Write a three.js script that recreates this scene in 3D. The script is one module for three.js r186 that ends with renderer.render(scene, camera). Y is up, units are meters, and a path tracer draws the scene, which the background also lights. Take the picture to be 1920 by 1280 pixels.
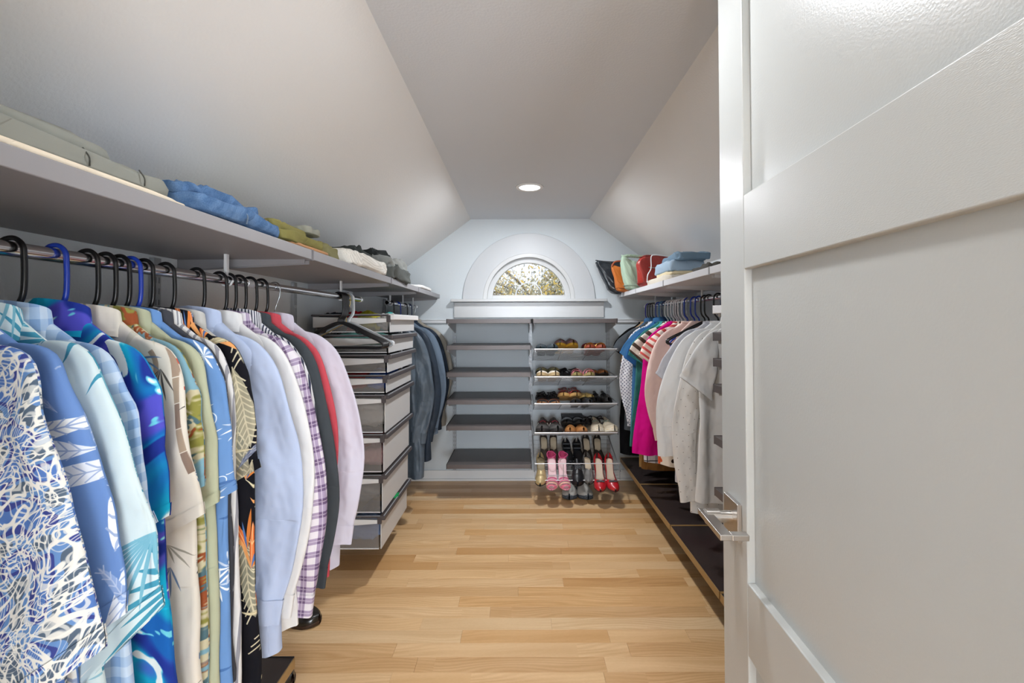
import * as THREE from 'three';
import { RoundedBoxGeometry } from 'three/addons/geometries/RoundedBoxGeometry.js';
import { mergeGeometries } from 'three/addons/utils/BufferGeometryUtils.js';
import { RectAreaLightUniformsLib } from 'three/addons/lights/RectAreaLightUniformsLib.js';
import { createNoise2D, createNoise3D } from 'simplex-noise';

// ---------------------------------------------------------------- camera, sky, sun, lamps, exposure
const scene = new THREE.Scene();
const EYE = 1.241, FOCAL = 850, PITCH = 0.9 * Math.PI / 180;
const camera = new THREE.PerspectiveCamera(2 * Math.atan(640 / FOCAL) * 180 / Math.PI, 1.5, 0.02, 200);
camera.position.set(0, EYE, 0);
camera.rotation.set(PITCH, 0, -0.003, 'YXZ');
camera.setViewOffset(1920, 1280, -16, 48.4, 1920, 1280);          // shifted lens
const renderer = new THREE.WebGLRenderer({ antialias: true });
renderer.toneMapping = THREE.LinearToneMapping;
renderer.toneMappingExposure = 1.1;
renderer.shadowMap.enabled = true;
RectAreaLightUniformsLib.init();
{
  const W = 64, H = 32, data = new Float32Array(W * H * 4);
  for (let y = 0; y < H; y++) for (let x = 0; x < W; x++) {
    const e = ((y + 0.5) / H - 0.5) * 2, k = Math.max(0, e), o = (y * W + x) * 4;
    data[o] = 1.0 - 0.5 * k; data[o + 1] = 1.07 - 0.42 * k; data[o + 2] = 1.17 - 0.3 * k; data[o + 3] = 1;
  }
  const sky = new THREE.DataTexture(data, W, H, THREE.RGBAFormat, THREE.FloatType);
  sky.mapping = THREE.EquirectangularReflectionMapping; sky.magFilter = sky.minFilter = THREE.LinearFilter; sky.needsUpdate = true;
  scene.background = sky;
}
const sun = new THREE.DirectionalLight(0xfff1dc, 3.2);
sun.position.set(6, 12, 9); sun.target.position.set(0.5, 1, -8); sun.castShadow = true;
Object.assign(sun.shadow.camera, { left: -9, right: 9, top: 9, bottom: -9, far: 40 });
scene.add(sun, sun.target);
const LAMP_WARM = 0xf2f5fa, LAMP_POWER = 430, NEAR_LAMP_POWER = 190, HALL_POWER = 14, HALL_FILL = 0xe5eef9, HALL_FILL_POWER = 13, HALL_END_POWER = 42;  // hall values belong to the added fill lamp and panels

// ---------------------------------------------------------------- helpers
const V3 = (x, y, z) => new THREE.Vector3(x, y, z);
function rng(seed) { let a = seed >>> 0; return () => { a = (a + 0x6d2b79f5) | 0; let t = Math.imul(a ^ (a >>> 15), 1 | a); t = (t + Math.imul(t ^ (t >>> 7), 61 | t)) ^ t; return ((t ^ (t >>> 14)) >>> 0) / 4294967296; }; }
const noise2 = createNoise2D(rng(11)), noise3 = createNoise3D(rng(23));
const clamp = (x, a, b) => Math.min(b, Math.max(a, x)), lerp = (a, b, t) => a + (b - a) * t;
const smooth = (a, b, x) => { const t = clamp((x - a) / (b - a), 0, 1); return t * t * (3 - 2 * t); };
function ramp(table, x) {                                            // [[x, y], ...] with x ascending
  if (x <= table[0][0]) return table[0][1];
  for (let i = 1; i < table.length; i++) if (x <= table[i][0]) { const [a, p] = table[i - 1], [b, q] = table[i]; return lerp(p, q, (x - a) / (b - a)); }
  return table[table.length - 1][1];
}
const used = new Map();
function numbered(name) { const n = used.get(name) ?? 0; used.set(name, n + 1); return n ? name + '_' + String(n).padStart(3, '0') : name; }
function lit(m) { m.castShadow = m.receiveShadow = true; return m; }
function describe(o, label, category, group) { o.userData.label = label; o.userData.category = category; if (group) o.userData.group = group; return o; }
function thing(name, label, category, [x, y, z] = [0, 0, 0], turn = 0, group) {
  const o = new THREE.Group(); o.name = numbered(name); scene.add(o); o.position.set(x, y, z); o.rotation.y = turn;
  return describe(o, label, category, group);
}
function part(parent, name, geometry, material, label) {
  const m = lit(new THREE.Mesh(geometry, material)); m.name = name; parent.add(m); if (label) m.userData.label = label; return m;
}
function struct(name, geometry, material) {
  const m = geometry ? lit(new THREE.Mesh(geometry, material)) : new THREE.Group();
  m.name = name; m.userData.kind = 'structure'; scene.add(m); return m;
}
function copyOf(o, label, [x, y, z], turn = 0) {
  const c = o.clone(); c.name = numbered(o.name.replace(/_\d{3}$/, '')); c.userData = { ...o.userData }; if (label) c.userData.label = label;
  c.position.set(x, y, z); c.rotation.set(0, turn, 0); scene.add(c); return c;
}
function bx(w, h, d, x = 0, y = 0, z = 0, r = 0.002) {
  const g = new RoundedBoxGeometry(w, h, d, 1, Math.min(r, w / 2.1, h / 2.1, d / 2.1)); g.translate(x, y, z); return plain(g);
}
function plain(g) { for (const k of Object.keys(g.attributes)) if (!['position', 'normal', 'uv'].includes(k)) g.deleteAttribute(k); return g; }
function merge(list) { return mergeGeometries(list.map((g) => (g.index ? plain(g).toNonIndexed() : plain(g)))); }
function tube(pts, r, seg = 24, radial = 8, closed = false, curve) {
  return plain(new THREE.TubeGeometry(curve ?? new THREE.CatmullRomCurve3(pts.map((p) => V3(...p)), closed, 'centripetal'), seg, r, radial, closed));
}
function cyl(r1, r2, h, seg = 20) { return plain(new THREE.CylinderGeometry(r1, r2, h, seg)); }
function grid(nu, nv, fn, wrap = false) {                            // fn(i/nu, j/nv) -> [x, y, z, u, v]
  const pos = [], uv = [], idx = [];
  for (let j = 0; j <= nv; j++) for (let i = 0; i <= nu; i++) { const p = fn(i / nu, j / nv); pos.push(p[0], p[1], p[2]); uv.push(p[3] ?? i / nu, p[4] ?? j / nv); }
  for (let j = 0; j < nv; j++) for (let i = 0; i < nu; i++) { const a = j * (nu + 1) + i, b = a + 1, c = a + nu + 1, d = c + 1; idx.push(a, b, c, b, d, c); }
  const g = new THREE.BufferGeometry();
  g.setAttribute('position', new THREE.Float32BufferAttribute(pos, 3)); g.setAttribute('uv', new THREE.Float32BufferAttribute(uv, 2)); g.setIndex(idx);
  g.computeVertexNormals();
  if (wrap) {
    const n = g.attributes.normal;
    for (let j = 0; j <= nv; j++) {
      const a = j * (nu + 1), b = a + nu, v = V3(n.getX(a) + n.getX(b), n.getY(a) + n.getY(b), n.getZ(a) + n.getZ(b)).normalize();
      n.setXYZ(a, v.x, v.y, v.z); n.setXYZ(b, v.x, v.y, v.z);
    }
  }
  return g;
}
// a soft solid: superquadric w x h x l, sharpness e (1 = ball, 0.2 = box), creased by noise
function pillow(w, h, l, e1, e2, amp, seed, freq = 9, nu = 40, nv = 22, extra) {
  const sp = (x, e) => Math.sign(x) * Math.pow(Math.abs(x), e);
  return grid(nu, nv, (a, b) => {
    const u = a * 2 * Math.PI, v = (b - 0.5) * Math.PI, c = sp(Math.cos(v), e1);
    let x = w / 2 * c * sp(Math.cos(u), e2), z = -l / 2 * c * sp(Math.sin(u), e2), y = h / 2 * sp(Math.sin(v), e1);
    if (amp) {
      const n = noise3(x * freq + seed, y * freq * 1.5, z * freq), m = 1 - Math.abs(noise3(x * freq * 1.8 + seed + 9, y * freq * 2, z * freq * 1.8)) * 2;
      const k = amp * (n * 0.6 + m * 0.4), r = Math.hypot(x / w, y / h, z / l) || 1;
      x += k * x / w / r; y += k * y / h / r * 1.2; z += k * z / l / r;
    }
    const p = [x, y, z, x + y * 0.3, z + y];
    if (extra) extra(p);
    return p;
  }, true);
}

// ---------------------------------------------------------------- textures and materials
function finish(t, sizeX, sizeY = sizeX) {
  t.wrapS = t.wrapT = THREE.RepeatWrapping; t.magFilter = THREE.LinearFilter; t.minFilter = THREE.LinearMipmapLinearFilter; t.repeat.set(1 / sizeX, 1 / sizeY); t.needsUpdate = true; return t;
}
function painted(px, metres, fn, srgb = true) {                      // fn(x, y in metres, px) -> [r, g, b] 0..255
  const [pw, ph] = [].concat(px, px), [mw, mh] = [].concat(metres, metres), d = new Uint8Array(pw * ph * 4);
  for (let y = 0; y < ph; y++) for (let x = 0; x < pw; x++) { const c = fn(x / pw * mw, y / ph * mh), o = (y * pw + x) * 4; d[o] = clamp(c[0], 0, 255); d[o + 1] = clamp(c[1], 0, 255); d[o + 2] = clamp(c[2], 0, 255); d[o + 3] = 255; }
  const t = new THREE.DataTexture(d, pw, ph); if (srgb) t.colorSpace = THREE.SRGBColorSpace;
  return finish(t, mw, mh);
}
function drawn(px, metres, fn) {                                     // fn(context, px): canvas drawing
  const c = document.createElement('canvas'); c.width = c.height = px; const k = c.getContext('2d'); fn(k, px);
  const t = new THREE.CanvasTexture(c); t.colorSpace = THREE.SRGBColorSpace; return finish(t, metres);
}
const rgb = (h) => [parseInt(h.slice(1, 3), 16), parseInt(h.slice(3, 5), 16), parseInt(h.slice(5, 7), 16)];
const mixc = (a, b, t) => [lerp(a[0], b[0], t), lerp(a[1], b[1], t), lerp(a[2], b[2], t)];
const wrinkle = painted(256, 0.5, (x, y) => { const n = noise2(x * 14, y * 6) * 60 + noise2(x * 34 + 7, y * 20) * 34 + (1 - Math.abs(noise2(x * 9 + 3, y * 9))) * 40; const k = 110 + n; return [k, k, k]; }, false);
const weave = painted(64, 0.012, (x, y) => { const k = 128 + 60 * Math.sin(x * 2 * Math.PI / 0.0012) * Math.sin(y * 2 * Math.PI / 0.0012); return [k, k, k]; }, false);
const std = (color, roughness = 0.6, more = {}) => new THREE.MeshStandardMaterial({ color, roughness, side: THREE.DoubleSide, ...more });
const cloth = (color, more = {}) => new THREE.MeshPhysicalMaterial({ color, roughness: 0.92, specularIntensity: 0.3, side: THREE.DoubleSide, bumpMap: wrinkle, bumpScale: 0.0065, ...more });
const print = (map, more = {}) => cloth(0xffffff, { map, ...more });
const plasterBump = painted(256, 0.25, (x, y) => { const k = 128 + noise2(x * 90, y * 90) * 50 + noise2(x * 260, y * 260) * 30; return [k, k, k]; }, false);
const M = {
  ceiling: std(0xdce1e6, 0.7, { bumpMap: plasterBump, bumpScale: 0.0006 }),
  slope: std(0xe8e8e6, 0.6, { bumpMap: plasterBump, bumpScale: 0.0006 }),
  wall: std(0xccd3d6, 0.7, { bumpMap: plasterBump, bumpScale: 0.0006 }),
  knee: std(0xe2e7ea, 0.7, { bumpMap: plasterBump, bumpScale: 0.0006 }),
  trim: std(0xe6e6e4, 0.35),
  door: new THREE.MeshPhysicalMaterial({ color: 0xbfc1be, roughness: 0.3, bumpMap: plasterBump, bumpScale: 0.0002, side: THREE.DoubleSide }),
  shelfGrey: std(0x8f8d8f, 0.42), shelfPale: std(0xd2d2d4, 0.4), shelfDark: std(0x554d4b, 0.38), shelfBlack: std(0x38302f, 0.22), shelfReflect: std(0xa07f4e, 0.4), cap: std(0x2b2829, 0.5),  // oak tone paints the floor's reflection onto the low shelf edges
  bracket: std(0xd7d8d9, 0.45), upright: std(0xa3a6a9, 0.4, { metalness: 0.2 }), steel: std(0xd9d9da, 0.3, { metalness: 0.35 }), chrome: std(0xe4e4e6, 0.16, { metalness: 1 }), nickel: std(0xb9b4ae, 0.3, { metalness: 1 }),
  wire: std(0x9b9ea1, 0.35, { metalness: 0.4 }),
  drawerFront: std(0xc9c8c6, 0.45), drawerRim: std(0x4a4444, 0.4), drawerRunner: std(0xdcdad6, 0.5), drawerMesh: new THREE.MeshStandardMaterial({ color: 0xa39e98, roughness: 0.6, metalness: 0.2, transparent: true, opacity: 0.3, side: THREE.DoubleSide }),
  hangBlack: std(0x121214, 0.3), hangBlue: std(0x1f3fae, 0.3), hangNavy: std(0x1c2b57, 0.3), hangSky: std(0x4a90c9, 0.3), hangViolet: std(0x3a34b0, 0.3), hangWhite: std(0xe9ebee, 0.3), hangGrey: std(0x9aa0a4, 0.35), hangWire: std(0xb9bcc0, 0.25, { metalness: 1 }), hangGold: std(0xc8b27a, 0.3, { metalness: 1 }),
  glass: new THREE.MeshPhysicalMaterial({ color: 0xffffff, roughness: 0, transmission: 1, thickness: 0, ior: 1.45 }),
};

// ---------------------------------------------------------------- the room: attic closet 2.22 m wide, 3.6 m long, sloped sides
const XL = -1.06, XR = 1.165, ZB = -3.6, ZF = -0.14, CEIL = 2.067, CL = -0.395, CR = 0.552, KNEE = 1.60, TH = 0.12;
function profile(points, z0, z1) {                                    // polygon in x, y extruded from z0 to z1
  const s = new THREE.Shape(points.map(([x, y]) => new THREE.Vector2(x, y)));
  const g = new THREE.ExtrudeGeometry(s, { depth: z1 - z0, bevelEnabled: false }); g.translate(0, 0, z0); return g;
}
struct('ceiling', profile([[CL, CEIL], [CR, CEIL], [CR, CEIL + TH], [CL, CEIL + TH]], ZB - TH, 0), M.ceiling);
struct('ceiling_left', profile([[XL, KNEE - 0.03], [CL, CEIL], [CL, CEIL + TH], [XL - TH, CEIL + TH], [XL - TH, KNEE - 0.03]], ZB - TH, 0), M.slope);
struct('ceiling_right', profile([[CR, CEIL], [XR, KNEE + 0.01], [XR + TH, KNEE + 0.01], [XR + TH, CEIL + TH], [CR, CEIL + TH]], ZB - TH, 0), M.slope);
struct('wall_left', profile([[XL - TH, -0.1], [XL, -0.1], [XL, KNEE], [XL - TH, KNEE]], ZB - TH, 0), M.knee);
struct('wall_right', profile([[XR, -0.1], [XR + TH, -0.1], [XR + TH, KNEE + 0.02], [XR, KNEE + 0.02]], ZB - TH, 0), M.knee);
const WX = 0.067, WY = 1.428, WR = 0.356;                             // half-round window: centre, base, reveal radius
{
  const s = new THREE.Shape([[XL - TH, -0.1], [XR + TH, -0.1], [XR + TH, CEIL + TH], [XL - TH, CEIL + TH]].map((p) => new THREE.Vector2(...p)));
  const h = new THREE.Path(); h.moveTo(WX + WR, WY); h.absarc(WX, WY, WR, 0, Math.PI, false); h.lineTo(WX + WR, WY); s.holes.push(h);
  const g = new THREE.ExtrudeGeometry(s, { depth: TH, bevelEnabled: false, curveSegments: 48 }); g.translate(0, 0, ZB - TH);
  struct('wall_back', g, M.wall);
}
{
  const s = new THREE.Shape([[-1.6, -0.1], [1.9, -0.1], [1.9, 2.6], [-1.6, 2.6]].map((p) => new THREE.Vector2(...p)));
  s.holes.push(new THREE.Path([[-0.40, 0], [-0.40, 2.05], [0.45, 2.05], [0.45, 0]].map((p) => new THREE.Vector2(...p))));
  const g = new THREE.ExtrudeGeometry(s, { depth: TH, bevelEnabled: false }); g.translate(0, 0, ZF);
  struct('wall_front', g, M.slope);
}
// ---- oak strip floor: every strip its own board
{
  const oak = [0, 1, 2, 3].map((k) => painted([768, 96], [1.5, 0.09], (x, y) => {
    const cathedral = Math.sin((y - 0.045 + noise2(x * 1.6 + k * 17, 3) * 0.025) * (k % 2 ? 420 : 300) + noise2(x * 2.2 + k * 5, y * 18) * 3.4 + x * (k === 2 ? 22 : 4));
    const pore = noise2(x * 22 + k * 31, y * 900) * 0.5 + noise2(x * 60, y * 1700 + k) * 0.5, broad = noise2(x * 1.3 + 9 * k, y * 14);
    const t = 0.55 + 0.22 * cathedral * (0.5 + 0.5 * noise2(x * 1.1 + k, 8)) + 0.16 * pore + 0.22 * broad;
    return mixc([212, 170, 120], [244, 212, 168], clamp(t, 0, 1));
  }));
  const tints = ['#ffffff', '#f7efe6', '#fff8ee', '#efe3d4', '#f6e7d2', '#e6d2b8', '#fffaf4'];
  const mats = []; for (const map of oak) for (const c of tints) mats.push(new THREE.MeshStandardMaterial({ map, color: c, roughness: 0.34, bumpMap: map, bumpScale: 0.0003 }));
  const floor = struct('floor', bx(XR - XL + 0.2, 0.08, 3.75, (XL + XR) / 2, -0.052, -1.83, 0.001), std(0x7a5a38, 0.8));
  const r = rng(5), w = 0.0745;
  const W0 = w / 2, e = 0.0006, h = 0.0118;
  for (let z = ZF - 0.0, row = 0; z > ZB + 0.001; z -= w, row++) {
    const depth = Math.min(w, z - ZB);
    for (let x = XL; x < XR - 0.01;) {
      let len = 0.28 + r() * 1.05; if (x === XL) len *= 0.4 + 0.6 * r(); if (XR - x - len < 0.22) len = XR - x;
      const L = len / 2 - 0.0002, D = depth / 2 - 0.0002, ou = r() * 1.4, ov = r() * 0.02, P = [], U = [], I = [];
      const ring = (lx, lz, y) => { for (const [a, b] of [[-1, -1], [1, -1], [1, 1], [-1, 1]]) { P.push(a * lx, y, b * lz); U.push(a * lx + ou, b * lz + ov + 0.045); } };
      ring(L, D, 0); ring(L, D, h - e); ring(L - e, D - e, h);
      for (let k = 0; k < 2; k++) for (let i = 0; i < 4; i++) { const a = k * 4 + i, b = k * 4 + (i + 1) % 4, c = a + 4, d = b + 4; I.push(a, c, b, b, c, d); }
      I.push(8, 11, 9, 9, 11, 10);
      const g = new THREE.BufferGeometry(); g.setAttribute('position', new THREE.Float32BufferAttribute(P, 3)); g.setAttribute('uv', new THREE.Float32BufferAttribute(U, 2)); g.setIndex(I);
      const flat = g.toNonIndexed(); flat.computeVertexNormals();
      const m = part(floor, 'plank', flat, mats[Math.floor(r() * mats.length)]); m.position.set(x + len / 2, -h, z - depth / 2);
      x += len;
    }
  }
}
// ---- baseboards
const board = (w, d, x, z) => merge([bx(w, 0.075, d, x, 0.0375, z, 0.003), bx(w > d ? w : d + 0.01, 0.018, d > w ? d : d + 0.012, x, 0.009, z, 0.004)]);
struct('baseboard_back', merge([bx(XR - XL, 0.082, 0.014, (XL + XR) / 2, 0.041, ZB + 0.007, 0.003), bx(XR - XL, 0.018, 0.026, (XL + XR) / 2, 0.009, ZB + 0.013, 0.005)]), M.trim);
struct('baseboard_left', bx(0.014, 0.082, -(ZB - ZF), XL + 0.007, 0.041, (ZB + ZF) / 2, 0.003), M.trim);
struct('baseboard_right', bx(0.014, 0.082, -(ZB - ZF), XR - 0.007, 0.041, (ZB + ZF) / 2, 0.003), M.trim);
// ---- half-round window
function arch(r0, r1, depth, bevel = 0.003, base = 0) {
  const s = new THREE.Shape(); s.moveTo(r1, base); s.absarc(0, 0, r1, 0, Math.PI, false); s.lineTo(-r0, base); s.absarc(0, 0, r0, Math.PI, 0, true); s.lineTo(r1, base);
  return plain(new THREE.ExtrudeGeometry(s, { depth, bevelEnabled: bevel > 0, bevelSize: bevel, bevelThickness: bevel, bevelSegments: 2, curveSegments: 56 }));
}
{
  const w = struct('window_1'); w.position.set(WX, WY, ZB);
  const gloss = std(0xbdc0c2, 0.42), white = std(0xc2c3c2, 0.3);
  part(w, 'casing', arch(WR + 0.003, 0.521, 0.014), gloss);
  const bead = arch(WR - 0.022, WR + 0.004, 0.012, 0.004); bead.translate(0, 0, 0.006); part(w, 'bead', bead, white);
  const lin = arch(WR - 0.006, WR - 0.001, TH - 0.01, 0); lin.translate(0, 0, -TH + 0.005); part(w, 'reveal', lin, white);
  const fr = arch(0.293, WR - 0.008, 0.035); fr.translate(0, 0, -0.055); part(w, 'frame', fr, white);
  part(w, 'bottom_rail', bx(0.68, 0.034, 0.035, 0, 0.017, -0.038, 0.003), white);
  const pg = new THREE.CircleGeometry(0.296, 48, 0, Math.PI); pg.translate(0, 0.03, -0.048);
  part(w, 'pane', pg, M.glass);
  const mun = [tube(Array.from({ length: 13 }, (_, i) => { const a = i / 12 * Math.PI; return [0.105 * Math.cos(a), 0.03 + 0.105 * Math.sin(a), -0.044]; }), 0.0055, 28, 6)];
  for (const a of [60, 120]) { const c = Math.cos(a * Math.PI / 180), s = Math.sin(a * Math.PI / 180); mun.push(tube([[0.105 * c, 0.03 + 0.105 * s, -0.044], [0.2 * c, 0.02 + 0.2 * s, -0.044], [0.296 * c, 0.01 + 0.296 * s, -0.044]], 0.0055, 4, 6)); }
  for (const m of mun) part(w, 'muntin', m, std(0xd9dcde, 0.4));
  part(w, 'sill', bx(1.225, 0.022, 0.062, 0, -0.011, 0.031, 0.004), white);
  part(w, 'apron', bx(1.185, 0.122, 0.018, 0, -0.085, 0.009, 0.003), white);
}
// ---- out of doors: ground and an autumn tree
struct('ground', bx(60, 0.4, 50, 0, -3.4, -29, 0.05), std(0x8d8a72, 0.95));
{
  const r = rng(77), t = thing('autumn_tree', 'tree with yellow and olive autumn leaves outside the half-round window', 'tree', [0.5, -3.2, -8.6]);
  const bark = std(0x6f685e, 0.9), limbs = [tube([[0, 0, 0], [0.1, 2, 0], [-0.05, 3.6, 0.1], [0.05, 5, 0]], 0.08, 16, 10)];
  const tips = [];
  for (let i = 0; i < 42; i++) {
    const a = r() * 6.28, y0 = 3.2 + r() * 1.6, l = 0.9 + r() * 1.3, dy = 0.2 + r() * 0.9;
    const p = [[0, y0, 0], [Math.cos(a) * l * 0.5, y0 + dy * 0.7, Math.sin(a) * l * 0.5], [Math.cos(a) * l, y0 + dy, Math.sin(a) * l]];
    limbs.push(tube(p, 0.010 + r() * 0.012, 8, 5)); tips.push(p);
  }
  part(t, 'trunk', merge(limbs), bark);
  const leaf = new THREE.BufferGeometry();
  leaf.setAttribute('position', new THREE.Float32BufferAttribute([0, 0, 0, 0.05, 0.02, 0.012, 0.12, 0, 0, 0.05, -0.02, 0.012, 0.06, 0, -0.004], 3)); leaf.setIndex([0, 4, 1, 1, 4, 2, 2, 4, 3, 3, 4, 0]); leaf.computeVertexNormals();
  const N = 26000, im = new THREE.InstancedMesh(leaf, new THREE.MeshPhysicalMaterial({ color: 0xffffff, roughness: 0.8, transmission: 0.35, thickness: 0, side: THREE.DoubleSide }), N), q = new THREE.Object3D();
  const pal = ['#dcc05a', '#c9b25a', '#a39a6c', '#8a8d70', '#c4c4b0', '#d8d3b0', '#777c68', '#9a958a'].map((c) => new THREE.Color(c));
  for (let i = 0; i < N; i++) {
    const p = tips[Math.floor(r() * tips.length)], k = 0.3 + r() * 0.8;
    q.position.set(lerp(p[0][0], p[2][0], k) + (r() - 0.5) * 0.55, lerp(p[0][1], p[2][1], k) + (r() - 0.5) * 0.6, lerp(p[0][2], p[2][2], k) + (r() - 0.5) * 0.55);
    q.rotation.set(r() * 6, r() * 6, r() * 6); q.scale.setScalar(0.4 + r() * 0.5); q.updateMatrix(); im.setMatrixAt(i, q.matrix); im.setColorAt(i, pal[Math.floor(r() * pal.length)]);
  }
  im.name = 'foliage'; im.userData.kind = 'stuff'; lit(im); t.add(im);
}
// ---- recessed ceiling lamps
function downlight(x, z, label, power) {
  const t = thing('recessed_light', label, 'ceiling light', [x, CEIL, z]);
  const ring = new THREE.LatheGeometry([[0.062, -0.001], [0.066, -0.006], [0.082, -0.005], [0.086, 0], [0.062, 0]].map((p) => new THREE.Vector2(...p)), 40);
  part(t, 'trim_ring', plain(ring), std(0xf2f2f0, 0.4));
  const lens = cyl(0.063, 0.063, 0.003, 40); lens.translate(0, -0.0022, 0);
  part(t, 'lens', lens, new THREE.MeshStandardMaterial({ color: 0xffffff, emissive: LAMP_WARM, emissiveIntensity: 3, roughness: 0.6 }), 'glowing white lens');
  const l = new THREE.RectAreaLight(LAMP_WARM, power, 0.112, 0.112); l.position.set(x, CEIL - 0.008, z); l.rotation.x = -Math.PI / 2; l.name = 'recessed_lamp'; scene.add(l);
}
downlight(0.058, -2.75, 'round recessed ceiling light glowing white near the window wall', LAMP_POWER);
downlight(0.058, -1.03, 'round recessed ceiling light above the open door', NEAR_LAMP_POWER);
// ---- the hall behind the camera
{
  const b = (name, w, h, d, x, y, z, m) => struct(name, bx(w, h, d, x, y, z, 0.002), m);
  b('hall_floor', 3.0, 0.1, 6.2, 0.15, -0.05, 2.95, std(0xc79a63, 0.4)); b('hall_ceiling', 3.2, 0.1, 6.2, 0.15, 2.55, 3.0, M.ceiling);
  b('hall_wall_left', 0.1, 2.7, 6.2, -1.35, 1.25, 3.0, M.slope); b('hall_wall_right', 0.1, 2.7, 6.2, 1.65, 1.25, 3.0, M.slope); b('hall_wall_back', 3.1, 2.7, 0.1, 0.15, 1.25, 6.05, M.slope);
  const t = thing('added_hall_light', 'added fill light on the hall ceiling behind the doorway', 'ceiling light', [0, 2.5, 0.95]);  // added unseen lamp, soft fill through the doorway
  part(t, 'rim', bx(0.54, 0.04, 0.54, 0, -0.02, 0, 0.01), M.trim);
  part(t, 'diffuser', bx(0.5, 0.012, 0.5, 0, -0.046, 0, 0.004), new THREE.MeshStandardMaterial({ color: 0xffffff, emissive: LAMP_WARM, emissiveIntensity: 2, roughness: 0.6 }));
  const l = new THREE.RectAreaLight(0xfff6ec, HALL_POWER, 0.5, 0.5); l.position.set(0, 2.44, 0.95); l.rotation.x = -Math.PI / 2; l.name = 'hall_fill_lamp'; scene.add(l);
  // fill from two added glowing panels framed as windows: a low one beside the doorway, a larger one at the far end
  const fillPanel = (name, width, height, x, y, z, power) => {
    const w = struct(name); w.position.set(x, y, z);
    part(w, 'pane', bx(width, height, 0.008, 0, 0, 0, 0.002), new THREE.MeshStandardMaterial({ color: 0xffffff, emissive: HALL_FILL, emissiveIntensity: 2, roughness: 0.5 }));
    part(w, 'frame', merge([1, -1].flatMap((s) => [bx(width + 0.14, 0.07, 0.03, 0, s * (height / 2 + 0.03), 0, 0.004), bx(0.07, height + 0.06, 0.03, s * (width / 2 + 0.035), 0, 0, 0.004)])), M.trim);
    const d = new THREE.RectAreaLight(HALL_FILL, power, width, height); d.position.set(x, y, z - 0.03); d.name = 'hall_fill'; scene.add(d);
  };
  b('hall_partition', 0.9, 2.5, 0.08, 1.15, 1.25, 2.42, M.slope);
  fillPanel('added_window_2', 0.8, 1.0, 1.12, 0.6, 2.34, HALL_FILL_POWER * 2);
  fillPanel('added_window_3', 1.4, 1.3, -0.05, 1.3, 5.98, HALL_END_POWER);
}
// ---- the open door on the right
{
  const door = struct('door_1'); door.position.set(0.386, 0.012, -0.2); door.rotation.y = -Math.PI / 2 + 0.052; door.rotation.order = 'YXZ';
  // local: x runs from the hinge to the latch edge (0 to 0.765), +z is the face that looks at the aisle, thickness behind it
  door.rotation.y = Math.PI / 2 - 0.052;
  const Wd = 0.765, Hd = 2.03, T = 0.042, st = 0.115, rec = 0.014;
  const P = (name, x0, x1, y0, y1, z0, z1, r = 0.0025) => part(door, name, bx(x1 - x0, y1 - y0, z1 - z0, (x0 + x1) / 2, (y0 + y1) / 2, (z0 + z1) / 2, r), M.door);
  P('stile', 0, st, 0, Hd, 0, T); P('stile', Wd - st, Wd, 0, Hd, 0, T);
  const rails = [[0, 0.19], [0.61, 0.745], [1.328, 1.468], [1.91, Hd]];
  for (const [a, b] of rails) P('rail', st - 0.001, Wd - st + 0.001, a, b, 0.0002, T - 0.0002);
  for (const [a, b] of [[0.19, 0.61], [0.745, 1.328], [1.468, 1.91]]) P('panel', st - 0.008, Wd - st + 0.008, a - 0.008, b + 0.008, rec, T - rec, 0.001);
  for (const y of [0.25, 1.0, 1.78]) { const h = cyl(0.008, 0.008, 0.1, 12); h.translate(-0.004, y, -0.004); part(door, 'hinge', h, M.nickel); }
  const hx = Wd - 0.062, hy = 0.845;
  const H = new THREE.Group(); H.name = 'door_handle'; H.userData.label = 'brushed nickel lever handle on square rose'; H.position.set(hx, hy, 0); door.add(H);
  const zf = door.userData.face = -1;
  part(H, 'rose', bx(0.066, 0.072, 0.009, 0, 0, -0.0045, 0.0012), M.nickel);
  const neck = merge([cyl(0.0115, 0.0115, 0.03, 24), (() => { const c = cyl(0.0145, 0.0145, 0.026, 24); c.translate(0, 0.024, 0); return c; })()]); neck.rotateX(-Math.PI / 2); neck.translate(0, 0, -0.02);
  part(H, 'neck', neck, M.nickel);
  const screw = cyl(0.0018, 0.0018, 0.002, 10); screw.translate(0, -0.0143, -0.036); part(H, 'screw', screw, M.cap);
  part(H, 'lever', merge([bx(0.118, 0.0105, 0.022, -0.04, 0.003, -0.055, 0.0015), bx(0.017, 0.0105, 0.03, -0.0905, 0.003, -0.03, 0.0015)]), M.nickel);
  // latch-edge plate
  part(door, 'latch_plate', bx(0.002, 0.06, 0.024, Wd + 0.0005, hy, T / 2, 0.0008), M.nickel);
  // the far side's rose
  part(H, 'back_rose', bx(0.066, 0.072, 0.009, 0, 0, T + 0.0045, 0.0012), M.nickel);
}
// the door casing in the front wall
struct('trim_1', merge([bx(0.02, 2.06, 0.13, -0.40, 1.03, -0.08, 0.002), bx(0.02, 2.06, 0.13, 0.452, 1.03, -0.08, 0.002), bx(0.87, 0.02, 0.13, 0.026, 2.06, -0.08, 0.002)]), M.trim);

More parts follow.
